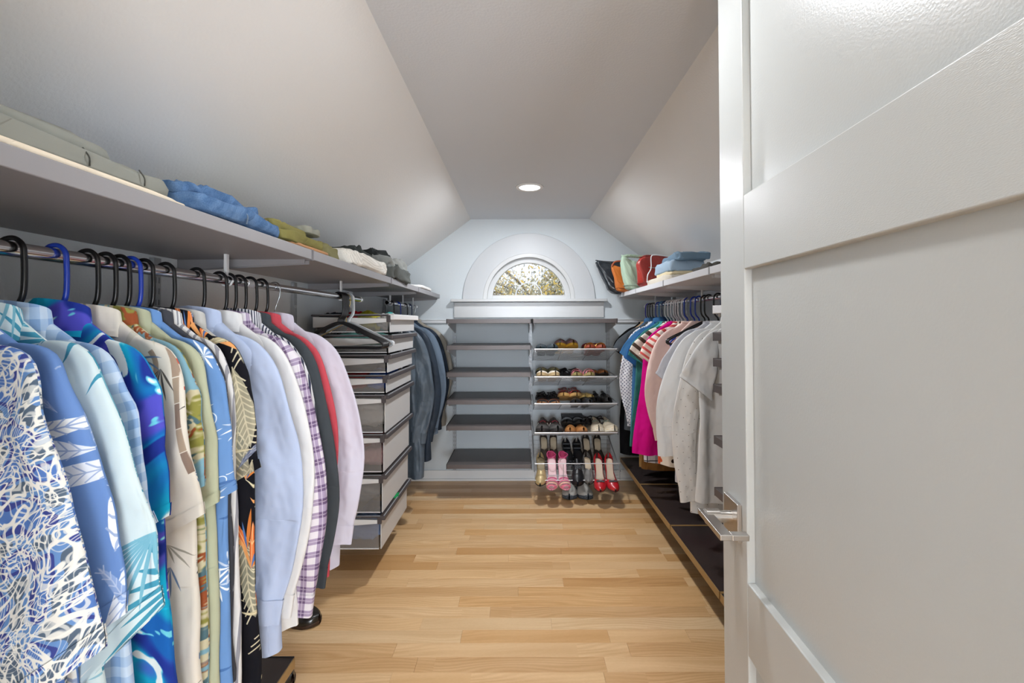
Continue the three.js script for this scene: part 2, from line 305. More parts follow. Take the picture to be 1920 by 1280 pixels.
// ---------------------------------------------------------------- wall-hung shelving
const BK = ZB + 0.022;                                                // front face of the uprights on the back wall
function uprightShape(h) {
  const s = new THREE.Shape([[-0.0125, 0], [0.0125, 0], [0.0125, h], [-0.0125, h]].map((p) => new THREE.Vector2(...p)));
  for (let y = 0.012; y < h - 0.02; y += 0.032) for (const x of [-0.0058, 0.0058]) s.holes.push(new THREE.Path([[x - 0.0022, y], [x + 0.0022, y], [x + 0.0022, y + 0.017], [x - 0.0022, y + 0.017]].map((p) => new THREE.Vector2(...p))));
  const g = new THREE.ExtrudeGeometry(s, { depth: 0.002, bevelEnabled: false });
  const a = bx(0.002, h, 0.014, -0.0115, h / 2, -0.006, 0.0005), b = bx(0.002, h, 0.014, 0.0115, h / 2, -0.006, 0.0005);
  return merge([plain(g), a, b]);
}
const rail = thing('hang_rail', 'pale steel hanging rail across the back wall under the window', 'rail', [0, 1.253, ZB]);
part(rail, 'rail_body', merge([bx(1.95, 0.026, 0.016, 0.05, 0, 0.008, 0.003), bx(1.95, 0.005, 0.02, 0.05, 0.011, 0.01, 0.002)]), M.bracket);
const upBack = uprightShape(1.16);
[[-0.522, 'slotted steel upright at the left end of the back shelves'], [0.076, 'slotted steel upright between the dark shelves and the shoe racks'], [0.690, 'slotted steel upright at the right end of the shoe racks']].forEach(([x, label]) => {
  const t = thing('wall_upright', label, 'shelf upright', [x, 0.085, BK], 0); t.userData.group = 'slotted shelf uprights'; part(t, 'slotted_channel', upBack, M.upright);
});
const upSide = uprightShape(1.30);
[[-1.30, 'white upright behind the light blue dress shirt'], [-2.10, 'white upright beside the lavender shirt and empty hangers'], [-2.74, 'white upright behind the drawer stack'], [-3.5, 'white upright behind the hanging coats']].forEach(([z, label]) => {
  const t = thing('wall_upright', label, 'shelf upright', [XL + 0.016, 0.13, z], Math.PI / 2); t.userData.group = 'slotted shelf uprights'; part(t, 'slotted_channel', upSide, M.upright);
});
[[-3.40, 'white upright behind the black and tan garments'], [-2.39, 'white upright behind the pink and magenta tops'], [-1.78, 'white upright behind the white shirts by the door'], [-1.18, 'white upright behind the door on the right wall']].forEach(([z, label]) => {
  const t = thing('wall_upright', label, 'shelf upright', [XR - 0.016, 0.13, z], -Math.PI / 2); t.userData.group = 'slotted shelf uprights'; part(t, 'slotted_channel', upSide, M.upright);
});
// a shelf whose long side runs along x (local), back at z = 0, front at z = depth, top at y = 0
function bracketShape(depth, drop) {
  const s = new THREE.Shape([[0, 0], [depth - 0.02, 0], [depth - 0.02, -0.012], [0.03, -drop], [0, -drop]].map((p) => new THREE.Vector2(...p)));
  const g = new THREE.ExtrudeGeometry(s, { depth: 0.003, bevelEnabled: false }); g.rotateY(-Math.PI / 2); g.translate(0.0015, 0, 0); return plain(g);
}
function shelf(len, depth, at, turn, material, label, category = 'shelf', opts = {}) {
  const t = thing('wall_shelf', label, category, at, turn, turn === 0 ? 'dark shelves under the window' : turn > 0 ? 'shelves on the left wall' : 'shelves on the right wall'), th = opts.th ?? 0.03;
  part(t, 'board', bx(len, th, depth, 0, -th / 2, depth / 2, 0.002), material);
  if (opts.edge) part(t, 'front_edge', bx(len, th, 0.004, 0, -th / 2, depth + 0.002, 0.001), opts.edge, 'front edge in reflected floor colour');
  for (const s of [-1, 1]) {
    const b = bracketShape(depth, opts.drop ?? 0.075); b.translate(s * (len / 2 - 0.006), -th, 0.002); part(t, 'bracket', b, opts.bracket ?? M.bracket);
    part(t, 'end_cap', bx(0.004, th + 0.003, depth, s * (len / 2 + 0.0025), -th / 2, depth / 2, 0.001), opts.cap ?? M.cap);
  }
  return t;
}
const BS = ZB + 0.02, L = Math.PI / 2, R = -Math.PI / 2;
[[1.268, 'topmost dark shelf of the left column under the window'], [1.082, 'second dark shelf from the top beside the shoe racks'], [0.892, 'third dark shelf from the top beside the shoe racks'], [0.700, 'fourth dark shelf from the top beside the shoe racks'],
  [0.520, 'fifth dark shelf, next above the lowest on the back wall'], [0.252, 'lowest dark shelf on the back wall just above the baseboard']].forEach(([y, label]) => shelf(0.588, 0.4, [-0.2235, y, BS], 0, M.shelfDark, label));
shelf(0.588, 0.4, [0.383, 1.268, BS], 0, M.shelfDark, 'topmost dark shelf above the shoe racks under the window');
// left wall: the long upper shelf in four boards, and a low shelf near the camera
[[-0.17, -1.38, 'near grey upper shelf on the left carrying grey trousers and jeans'], [-1.388, -2.225, 'second grey upper shelf on the left under the olive clothes'], [-2.233, -2.82, 'third grey upper shelf on the left under the charcoal jumper'], [-2.828, -3.56, 'far grey upper shelf on the left ending at the window wall']].forEach(([a, b, label]) =>
  shelf(a - b - 0.008, 0.405, [XL + 0.02, 1.465, (a + b) / 2], L, M.shelfGrey, label, 'shelf', { cap: std(0x777578, 0.5), drop: 0.03, bracket: M.shelfGrey }));
shelf(1.20, 0.345, [XL + 0.005, 0.2, -0.83], L, M.shelfBlack, 'low black shelf under the patterned shirts on the left', 'shelf', { edge: M.shelfReflect });
// right wall
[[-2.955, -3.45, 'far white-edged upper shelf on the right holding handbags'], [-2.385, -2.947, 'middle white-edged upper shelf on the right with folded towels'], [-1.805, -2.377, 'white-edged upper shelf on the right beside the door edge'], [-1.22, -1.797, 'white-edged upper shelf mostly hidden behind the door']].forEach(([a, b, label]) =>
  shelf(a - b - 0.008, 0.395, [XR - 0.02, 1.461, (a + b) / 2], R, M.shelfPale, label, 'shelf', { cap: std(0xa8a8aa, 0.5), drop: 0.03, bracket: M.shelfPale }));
[[-2.93, -3.50, 'far section of the low black shelf under the coloured tops'], [-2.338, -2.922, 'middle section of the low black shelf under the pink blouse'], [-1.762, -2.330, 'near section of the low black shelf under the white shirts'], [-1.17, -1.754, 'section of low black shelf running behind the door']].forEach(([a, b, label]) =>
  shelf(a - b - 0.004, 0.395, [XR - 0.005, 0.203, (a + b) / 2], R, M.shelfBlack, label, 'shelf', { edge: M.shelfReflect, cap: M.shelfReflect }));
[[1.2, 'highest dark shelf end showing beside the door edge', M.shelfDark], [1.1, 'second dark shelf end from the top beside the door', M.shelfDark], [1.0, 'third dark shelf end from the top beside the door', M.shelfDark], [0.8, 'dark shelf end above the door handle beside the door', M.shelfDark], [0.6, 'dark shelf end just behind the door handle rose', M.shelfDark], [1.305, 'white shelf end above the dark shelf ends by the door', std(0xe8e8ea, 0.4)]].forEach(([y, label, m]) =>
  shelf(0.57, 0.395, [XR - 0.02, y, -1.482], R, m, label, 'shelf', { cap: m }));
// hanging rods
function rod(label, x, y, z0, z1) {
  const t = thing('clothes_rod', label, 'rod', [x, y, (z0 + z1) / 2]), len = Math.abs(z1 - z0), g = cyl(0.0125, 0.0125, len, 24); g.rotateX(Math.PI / 2);
  part(t, 'bar', g, M.chrome);
  for (const s of [-1, 1]) { const c = cyl(0.0145, 0.0145, 0.02, 20); c.rotateX(Math.PI / 2); c.translate(0, 0, s * (len / 2 - 0.01)); part(t, 'end_cap', c, M.steel); }
  for (const k of [0.12, 0.5, 0.9]) part(t, 'rod_holder', merge([bx(0.008, 0.075, 0.012, -0.002, 0.043, (k - 0.5) * len, 0.001), tube([[-0.018, 0.01, (k - 0.5) * len], [-0.012, -0.012, (k - 0.5) * len], [0.008, -0.014, (k - 0.5) * len], [0.017, 0, (k - 0.5) * len]], 0.003, 10, 6)]), M.bracket);
  const j = cyl(0.0135, 0.0135, 0.035, 24); j.rotateX(Math.PI / 2); j.translate(0, 0, -0.1); part(t, 'joint_sleeve', j, M.steel);
}
const RXL = -0.82, RXR = 0.96, RY = 1.362;
rod('long chrome clothes rod under the left shelf', RXL, RY, -0.2, -2.33);
rod('short chrome rod behind the drawers holding dark coats', RXL, RY + 0.006, -2.78, -3.56);
rod('chrome clothes rod on the right crowded with hangers', RXR, RY, -1.3, -3.48);

// ---------------------------------------------------------------- mesh drawers
{
  const X0 = -1.03, X1 = -0.655, Z0 = -2.2, Z1 = -2.71, lenX = X1 - X0, lenZ = Z0 - Z1, cx = (X0 + X1) / 2, cz = (Z0 + Z1) / 2;
  const rows = [[1.283, 0.085, 1, 'topmost mesh drawer with white rim holding bright clothes'], [1.183, 0.085, 0, 'second mesh drawer from the top, dark rimmed and shallow'], [1.087, 0.085, 0, 'third mesh drawer from the top behind the black hangers'], [0.989, 0.085, 0, 'fourth mesh drawer down with red and blue clothes'],
    [0.893, 0.182, 0, 'deep mesh drawer fifth from top holding a white garment'], [0.703, 0.182, 0, 'deep mesh drawer with reddish clothes, third from the floor'], [0.508, 0.182, 0, 'deep mesh drawer second from the floor'], [0.313, 0.162, 0, 'lowest mesh drawer above the floor with blue and white clothes']];
  const frame = thing('drawer_frame', 'white metal frame carrying the stack of mesh drawers', 'drawer frame', [cx, 0.15, cz]);
  for (const x of [-1, 1]) part(frame, 'post', bx(0.018, 1.13, 0.022, x * 0.12, 0.565, -lenZ / 2 - 0.018, 0.002), M.steel);
  part(frame, 'foot_bar', bx(0.3, 0.018, 0.02, 0, 0.009, -lenZ / 2 - 0.018, 0.002), M.steel);
  rows.forEach(([y, h, white, label], i) => {
    const out = (4 - i) * 0.006, t = thing('mesh_drawer', label, 'drawer', [cx + out, y, cz], 0, 'stacked mesh drawers'), rim = white ? M.drawerRunner : M.drawerRim;
    const rw = 0.03, rh = white ? 0.026 : 0.02;
    const railPart = part(t, 'front_rail', bx(rw, rh, lenZ + 0.012, lenX / 2 + 0.004, -rh / 2, 0, 0.004), rim);
    const rimPart = part(t, 'rim', merge([bx(lenX, 0.008, 0.014, -0.01, -0.004, lenZ / 2, 0.003), bx(lenX, 0.008, 0.014, -0.01, -0.004, -lenZ / 2, 0.003), bx(0.014, 0.008, lenZ, -lenX / 2, -0.004, 0, 0.003)]), M.drawerRim);
    part(rimPart, 'lip', merge([bx(lenX, 0.003, 0.005, -0.005, 0.0012, lenZ / 2 + 0.004, 0.001), bx(0.005, 0.003, lenZ, lenX / 2 + 0.012, 0.0012, 0, 0.001)]), M.upright);
    const s = new THREE.Shape([[-lenX / 2, -0.012], [lenX / 2 - 0.02, -0.02], [lenX / 2 - 0.02, -0.036], [-lenX / 2, -Math.min(0.062, h - 0.012)]].map((p) => new THREE.Vector2(...p)));
    for (const z of [1, -1]) { const g = new THREE.ExtrudeGeometry(s, { depth: 0.006, bevelEnabled: true, bevelSize: 0.001, bevelThickness: 0.001, bevelSegments: 1 }); g.translate(0, 0, z * (lenZ / 2 - 0.001) - 0.003); part(t, 'runner', plain(g), M.drawerRunner); }
    part(railPart, 'corner_block', bx(0.02, 0.034, 0.012, lenX / 2 - 0.008, -0.02, lenZ / 2 + 0.003, 0.002), M.drawerRim);
    part(t, 'front_panel', bx(0.005, h - 0.012, lenZ - 0.02, lenX / 2 - 0.006, -h / 2 - 0.008, 0, 0.002), M.drawerFront);
    const wall = [bx(lenX - 0.02, h - 0.014, 0.002, -0.006, -h / 2 - 0.006, lenZ / 2 - 0.01, 0.0006), bx(lenX - 0.02, h - 0.014, 0.002, -0.006, -h / 2 - 0.006, -lenZ / 2 + 0.01, 0.0006), bx(lenX - 0.02, 0.002, lenZ - 0.02, -0.006, -h + 0.0, 0, 0.0006), bx(0.002, h - 0.014, lenZ - 0.02, -lenX / 2 + 0.006, -h / 2 - 0.006, 0, 0.0006)];
    part(t, 'mesh_basket', merge(wall), M.drawerMesh);
    part(t, 'base_rail', bx(lenX - 0.02, 0.005, 0.005, -0.004, -h + 0.001, lenZ / 2 - 0.009, 0.001), M.drawerRunner);
  });
  // what lies in them
  const lump = (name, label, color, w, h, l, x, y, z, seed, category = 'folded clothes') => {
    const t = describe(new THREE.Mesh(pillow(w, h, l, 0.75, 0.6, 0.016, seed, 16, 40, 22), cloth(color)), label, category, 'clothes in the mesh drawers'); t.name = numbered(name); lit(t); t.position.set(x, y, z); scene.add(t); return t;
  };
  const F = (k) => rows[k][0] - rows[k][1];
  lump('folded_garment', 'bright red garment heaped at the back of the top drawer', 0xc8202a, 0.12, 0.1, 0.16, -0.93, F(0) + 0.052, -2.52, 1);
  lump('folded_garment', 'yellow-green garment beside the red one in the top drawer', 0xb3a92e, 0.12, 0.1, 0.13, -0.83, F(0) + 0.05, -2.5, 2);
  lump('folded_garment', 'teal garment in the far part of the top drawer', 0x4fa59d, 0.1, 0.09, 0.12, -0.75, F(0) + 0.05, -2.56, 3);
  lump('folded_garment', 'pale grey woolly garment at the front of the top drawer', 0xb5b2ac, 0.09, 0.08, 0.12, -0.705, F(0) + 0.05, -2.42, 4);
  lump('folded_garment', 'dark garment at the near side of the top drawer', 0x1d2530, 0.13, 0.085, 0.12, -0.95, F(0) + 0.047, -2.30, 15);
  lump('folded_garment', 'teal and green printed garment in the second drawer', 0x5f9b93, 0.3, 0.08, 0.4, -0.84, F(1) + 0.045, -2.45, 5);
  lump('folded_garment', 'black and white garment in the third drawer', 0x4b4b4d, 0.3, 0.075, 0.42, -0.84, F(2) + 0.044, -2.45, 6);
  lump('folded_garment', 'red garment in the fourth drawer', 0xb7161f, 0.22, 0.085, 0.3, -0.89, F(3) + 0.047, -2.38, 7);
  lump('folded_garment', 'royal blue garment in the fourth drawer', 0x3d67c2, 0.12, 0.085, 0.3, -0.73, F(3) + 0.047, -2.42, 8);
  lump('folded_garment', 'white garment with straps in the deep fifth drawer', 0xd6d0c8, 0.2, 0.13, 0.3, -0.78, F(4) + 0.07, -2.42, 9);
  lump('folded_garment', 'small white cloth near the wall in the fifth drawer', 0xdad7d0, 0.1, 0.07, 0.16, -0.94, F(4) + 0.04, -2.36, 10);
  lump('folded_garment', 'faded red clothes filling the sixth drawer', 0x9c3a36, 0.32, 0.13, 0.4, -0.86, F(5) + 0.072, -2.45, 11);
  lump('folded_garment', 'pink and white clothes on the red ones in the sixth drawer', 0xc79a97, 0.12, 0.1, 0.26, -0.74, F(5) + 0.062, -2.36, 12);
  lump('folded_garment', 'grey clothes in the seventh drawer', 0x8f8d8a, 0.3, 0.12, 0.4, -0.86, F(6) + 0.065, -2.47, 13);
  lump('folded_garment', 'green cord lying at the front of the lowest drawer', 0x1f8a4c, 0.05, 0.05, 0.08, -0.69, F(7) + 0.145, -2.45, 16, 'cord');
  lump('folded_garment', 'pale blue garment in the lowest drawer', 0x8aa3cf, 0.18, 0.1, 0.34, -0.78, F(7) + 0.055, -2.42, 14);
  lump('folded_garment', 'cream cloth in the near corner of the lowest drawer', 0xd8d2c4, 0.12, 0.07, 0.16, -0.93, F(7) + 0.04, -2.33, 17);
}

// ---------------------------------------------------------------- hangers and garments
const HOOK = tube([[-0.023, -0.008, 0], [-0.0195, 0.006, 0], [-0.009, 0.0165, 0], [0.006, 0.0175, 0], [0.018, 0.007, 0], [0.021, -0.012, 0], [0.021, -0.068, 0], [0.016, -0.084, 0], [0.002, -0.102, 0], [0, -0.120, 0]], 0.0042, 44, 8);
const FRAME = merge([tube([[0, -0.099, 0], [0.03, -0.108, 0], [0.12, -0.152, 0], [0.19, -0.186, 0], [0.207, -0.200, 0], [0.2, -0.212, 0], [0.1, -0.214, 0], [0, -0.214, 0], [-0.1, -0.214, 0], [-0.2, -0.212, 0], [-0.207, -0.200, 0], [-0.19, -0.186, 0], [-0.12, -0.152, 0], [-0.03, -0.108, 0], [0, -0.099, 0]], 0.0052, 90, 8), tube([[0.08, -0.134, 0], [0.088, -0.146, 0], [0.1, -0.142, 0]], 0.0042, 8, 6), tube([[-0.08, -0.134, 0], [-0.088, -0.146, 0], [-0.1, -0.142, 0]], 0.0042, 8, 6)]);
const FRAME_IN = tube([[0, -0.099, 0], [0.03, -0.117, 0], [0.1, -0.166, 0], [0.155, -0.207, 0], [0.16, -0.224, 0], [0.08, -0.232, 0], [0, -0.232, 0], [-0.08, -0.232, 0], [-0.16, -0.224, 0], [-0.155, -0.207, 0], [-0.1, -0.166, 0], [-0.03, -0.117, 0], [0, -0.099, 0]], 0.0048, 70, 8);
const THINHOOK = tube([[-0.021, -0.004, 0], [-0.018, 0.009, 0], [-0.006, 0.0155, 0], [0.008, 0.015, 0], [0.017, 0.005, 0], [0.017, -0.03, 0], [0.006, -0.062, 0], [0, -0.09, 0], [0, -0.12, 0]], 0.0019, 40, 6);
const THINARMS = tube([[0, -0.102, 0], [0.03, -0.116, 0], [0.17, -0.2, 0], [0.17, -0.212, 0], [0, -0.216, 0], [-0.17, -0.212, 0], [-0.17, -0.2, 0], [-0.03, -0.116, 0], [0, -0.102, 0]], 0.0024, 70, 6);
for (const g of [FRAME, FRAME_IN, THINARMS]) g.translate(0, -0.018, 0);
const hangerKinds = new Map();
function hanger(x, z, kind, label, turn = 0, bare, group) {
  const thin = kind === M.hangWire || kind === M.hangGold, flip = x > 0 ? Math.PI : 0;
  const key = kind.uuid + !!bare;
  if (!hangerKinds.has(key)) {
    const t = thing('clothes_hanger', label, 'hanger', [x, RY, z], flip + turn, group);
    part(t, 'hook', thin ? THINHOOK : HOOK, kind); part(t, 'shoulder_frame', thin ? THINARMS : bare ? FRAME : FRAME_IN, kind);
    hangerKinds.set(key, t); return t;
  }
  const c = copyOf(hangerKinds.get(key), label, [x, RY, z], flip + turn); delete c.userData.group; if (group) c.userData.group = group; return c;
}
const BODY = [[-9, 0.2], [-0.75, 0.215], [-0.4, 0.195], [-0.22, 0.19], [-0.15, 0.185], [-0.105, 0.17], [-0.075, 0.148], [-0.045, 0.115], [-0.02, 0.082], [0, 0.058]];
const SHORT = { axis: [[0.095, -0.038], [0.132, -0.078], [0.145, -0.15], [0.149, -0.25], [0.15, -0.35]], hw: [0.006, 0.03, 0.05, 0.057, 0.06] };
const LONG = { axis: [[0.095, -0.038], [0.132, -0.078], [0.164, -0.15], [0.192, -0.29], [0.21, -0.43], [0.2, -0.56], [0.183, -0.66]], hw: [0.006, 0.03, 0.05, 0.062, 0.06, 0.053, 0.044] };
const TEE = { axis: [[0.095, -0.038], [0.132, -0.078], [0.162, -0.13], [0.188, -0.19], [0.203, -0.25]], hw: [0.006, 0.03, 0.05, 0.062, 0.068] };
function along(list, t) { const k = clamp(t, 0, 1) * (list.length - 1), i = Math.min(list.length - 2, Math.floor(k)), f = k - i, q = (a, b, c, d) => 0.5 * (2 * b + (c - a) * f + (2 * a - 5 * b + 4 * c - d) * f * f + (3 * b - a - 3 * c + d) * f * f * f);
  const g = (n) => list[clamp(n, 0, list.length - 1)], e = [g(i - 1), g(i), g(i + 1), g(i + 2)];
  return Array.isArray(list[0]) ? [q(...e.map((p) => p[0])), q(...e.map((p) => p[1]))] : q(...e); }
let garmentSeed = 100;
// a garment on a hanger: body, two sleeves (+ cuffs), collar; the aisle side is local +x, the camera side local +z on the left row
function garment(o) {
  const seed = garmentSeed += 13.7, left = o.x < 0, t = thing(o.name ?? 'shirt', o.label, o.category ?? 'shirt', [o.x, RY - 0.114, o.z], (o.turn ?? 0), o.group);
  const s = left ? 1 : -1, W = o.w ?? 1, len = o.len ?? 0.72, T = o.th ?? 0.017, nest = o.z * 3, F = o.fold ?? 0.014, mat = o.mat, cam = 1;
  const fold = (x, y) => { const d = smooth(0.02, 0.5, -y); return F * (0.25 + d) * (1.2 * noise2(x * 7 + nest, y * 0.9 + nest) + 0.35 * noise2(x * 17 + seed * 2, y * 1.6)) + F * 0.35 * noise2(x * 4 + seed, y * 5) + F * 0.5 * d * (0.5 - Math.abs(noise2(x * 9 + seed * 3, y * 0.8 + seed))); };
  const bodyAt = (a, y, bottom) => {
    const hw = ramp(BODY, y) * W * (1 + (o.flare ?? 0) * smooth(0.2, 1, -y / len)), c = Math.cos(a), q = Math.sin(a), th = T * (0.75 + 0.5 * smooth(0.1, 0.6, -y));
    const x = hw * Math.sign(c) * Math.pow(Math.abs(c), 0.75), yy = y + (bottom ? 0.03 * (o.tail ?? 0.6) * Math.pow(Math.abs(x) / hw, 2) : 0);
    return [x * s, yy, th * Math.sign(q) * Math.pow(Math.abs(q), 0.7) + fold(x, yy), x + (q < 0 ? 0.31 : 0) + seed, yy];
  };
  const rowY = (v) => (v < 0.3 ? -0.11 * (v / 0.3) : -0.11 - (len - 0.11) * (v - 0.3) / 0.7);
  part(t, 'body', grid(56, 40, (u, v) => bodyAt(u * 2 * Math.PI, rowY(v), v > 0.97), true), mat);
  const sleeve = (side, spec) => {
    const tilt = side > 0 ? (o.tilt ?? 0) : -0.16, reach = o.reach ?? 1, zo = side > 0 ? (o.forward ?? 0.012) : -0.004, nx = 26, ny = 26, S = side * s;
    const axisAt = (k) => { const p = along(spec.axis, k), dx = p[0] - 0.095, dy0 = p[1] + 0.038, dy = dy0 * lerp(1, reach, smooth(0.03, 0.15, -dy0)), c = Math.cos(tilt), q = Math.sin(tilt); return [(0.095 + dx * c - dy * q) * W, -0.038 + dx * q + dy * c]; };
    const th = o.sleeveTh ?? 0.013, at = (a, k) => {
      const p = axisAt(k), e = axisAt(k + 0.02), b = axisAt(k - 0.02), dx = e[0] - b[0], dy = e[1] - b[1], l = Math.hypot(dx, dy) || 1, nxx = -dy / l, nyy = dx / l, hw = along(spec.hw, k) * (o.sleeveW ?? 1);
      const c = Math.cos(a), q = Math.sin(a), off = hw * Math.sign(c) * Math.pow(Math.abs(c), 0.8), cr = F * 0.6 * noise2(off * 14 + seed * side, k * 2 + seed) * smooth(0, 0.5, k) + F * 0.3 * noise2(off * 9 + seed, k * 4) * smooth(0.1, 0.5, k);
      const sl = spec === LONG ? 0 : (o.slant ?? 0.5) * off * smooth(0.3, 1, k);
      return [(p[0] + nxx * off) * S, p[1] + nyy * off + sl, zo * smooth(0.12, 0.6, k) * cam + th * lerp(0.35, 1, smooth(0, 0.3, k)) * Math.sign(q) * Math.pow(Math.abs(q), 0.75) * lerp(1, 0.85, k) + cr + fold(0.17, p[1]) * 0.7, off * 1 + seed * 1.3 + (q < 0 ? 0.2 : 0), p[1] * 1.02];
    };
    const m = part(t, 'sleeve', grid(nx, ny, (u, v) => at(u * 2 * Math.PI, v), true), mat);
    if (spec === LONG && o.cuff !== false) part(m, 'cuff', grid(nx, 4, (u, v) => { const a = u * 2 * Math.PI, p = at(a, 1), e = at(a, 0.99), c0 = axisAt(1), k = v * 0.062; const ex = (p[0] - e[0]), ey = (p[1] - e[1]), l = Math.hypot(ex, ey) || 1; const mx = c0[0] * S; return [mx + (p[0] - mx) * 1.05 + ex / l * (k - 0.004) * 0.6 - 0.0, c0[1] + (p[1] - c0[1]) * 1.05 + ey / l * (k - 0.004), p[2] + (p[2] > 0 ? 0.0015 : -0.0015), p[3], p[4] - k]; }, true), o.cuffMat ?? mat);
    if (spec !== LONG) part(m, 'sleeve_hem', grid(nx, 2, (u, v) => { const p = at(u * 2 * Math.PI, 0.93 + v * 0.072), c0 = axisAt(0.93 + v * 0.072); return [c0[0] * S + (p[0] - c0[0] * S) * 1.03, c0[1] + (p[1] - c0[1]) * 1.03, p[2] * 1.02 + Math.sign(Math.sin(u * 2 * Math.PI)) * 0.0012, p[3], p[4]]; }, true), o.trimMat ?? mat);
    return m;
  };
  const spec = { short: SHORT, long: LONG, tee: TEE }[o.sleeves];
  if (spec) { sleeve(1, spec); sleeve(-1, spec); }
  const kind = o.collar ?? 'point';
  if (kind === 'point') {
    const H = o.collarH ?? 0.036;
    part(t, 'collar', grid(40, 9, (u, v) => {
      const a = (u - 0.5) * 2 * Math.PI * 0.93, k = Math.abs(a) / Math.PI, c = Math.sin(a), q = Math.cos(a), y0 = -0.006 - 0.03 * k * k, y1 = y0 + H * (1 - 0.35 * k);
      let r, y;
      if (v < 0.42) { r = 0; y = lerp(y0 - 0.004, y1, v / 0.42); } else if (v < 0.58) { const f = (v - 0.42) / 0.16; r = f; y = y1 + 0.0045 * Math.sin(f * Math.PI); } else { const f = (v - 0.58) / 0.42; r = 1 + f * 0.7; y = lerp(y1, y0 - 0.02 - 0.045 * smooth(0.62, 0.98, k), f); }
      return [(0.058 + 0.0065 * r) * c * s, y, (0.021 + 0.0055 * r) * q * 0.95 + 0.002, a * 0.055 + seed, y + v * 0.02];
    }), o.collarMat ?? mat);
    part(t, 'yoke_seam', grid(30, 1, (u, v) => { const y = -0.108 - v * 0.003, a = Math.PI * lerp(0.12, 0.88, u), p = bodyAt(a, y); return [p[0], p[1], p[2] + 0.0012, p[3], p[4]]; }), o.collarMat ?? mat);
  } else if (kind === 'neck') {
    part(t, 'neckband', grid(36, 4, (u, v) => { const a = u * 2 * Math.PI, q = Math.cos(a), y = 0.004 - 0.05 * smooth(0.2, -1, q) + 0.012 * (v - 0.5); return [(0.07 + 0.006 * v) * Math.sin(a) * s, y - 0.012, 0.022 * q + 0.0035 * Math.sin(v * Math.PI) * q, a * 0.07, y]; }, true), o.trimMat ?? mat);
  }
  if (o.pocket) part(t, 'pocket', grid(10, 10, (u, v) => { const x = 0.05 + u * 0.1, y = -0.2 - v * 0.12, th = T * (0.75 + 0.5 * smooth(0.1, 0.6, -y)); return [x * s, y, th + fold(x, y) + 0.002, x + seed, y]; }), mat);
  return t;
}

// ---- printed cloths
function leafShape(k, x, y, len, wid, ang, fill, vein, n = 7) {
  k.save(); k.translate(x, y); k.rotate(ang); k.fillStyle = fill; k.beginPath(); k.moveTo(0, 0); k.quadraticCurveTo(len * 0.45, -wid, len, 0); k.quadraticCurveTo(len * 0.45, wid, 0, 0); k.fill();
  if (vein) { k.strokeStyle = vein; k.lineWidth = Math.max(1, len * 0.014); k.beginPath(); k.moveTo(0, 0); k.lineTo(len * 0.95, 0); for (let i = 1; i < n; i++) { const p = len * i / n; for (const q of [-1, 1]) { k.moveTo(p, 0); k.lineTo(p + len * 0.12, q * wid * 0.45); } } k.stroke(); }
  k.restore();
}
function frond(k, x, y, len, ang, color, n = 11, spread = 2.4) { for (let i = 0; i < n; i++) { const a = ang + (i / (n - 1) - 0.5) * spread; leafShape(k, x, y, len * (0.8 + 0.2 * Math.sin(i * 2.3)), len * 0.055, a, color); } }
function scatter(px, seed, count, fn) { const r = rng(seed); for (let i = 0; i < count; i++) { const x = r() * px, y = r() * px, a = r(), b = r(), c = r(); for (const dx of [-px, 0, px]) for (const dy of [-px, 0, px]) fn(x + dx, y + dy, a, b, c, i); } }
const fill = (k, px, c) => { k.fillStyle = c; k.fillRect(0, 0, px, px); };
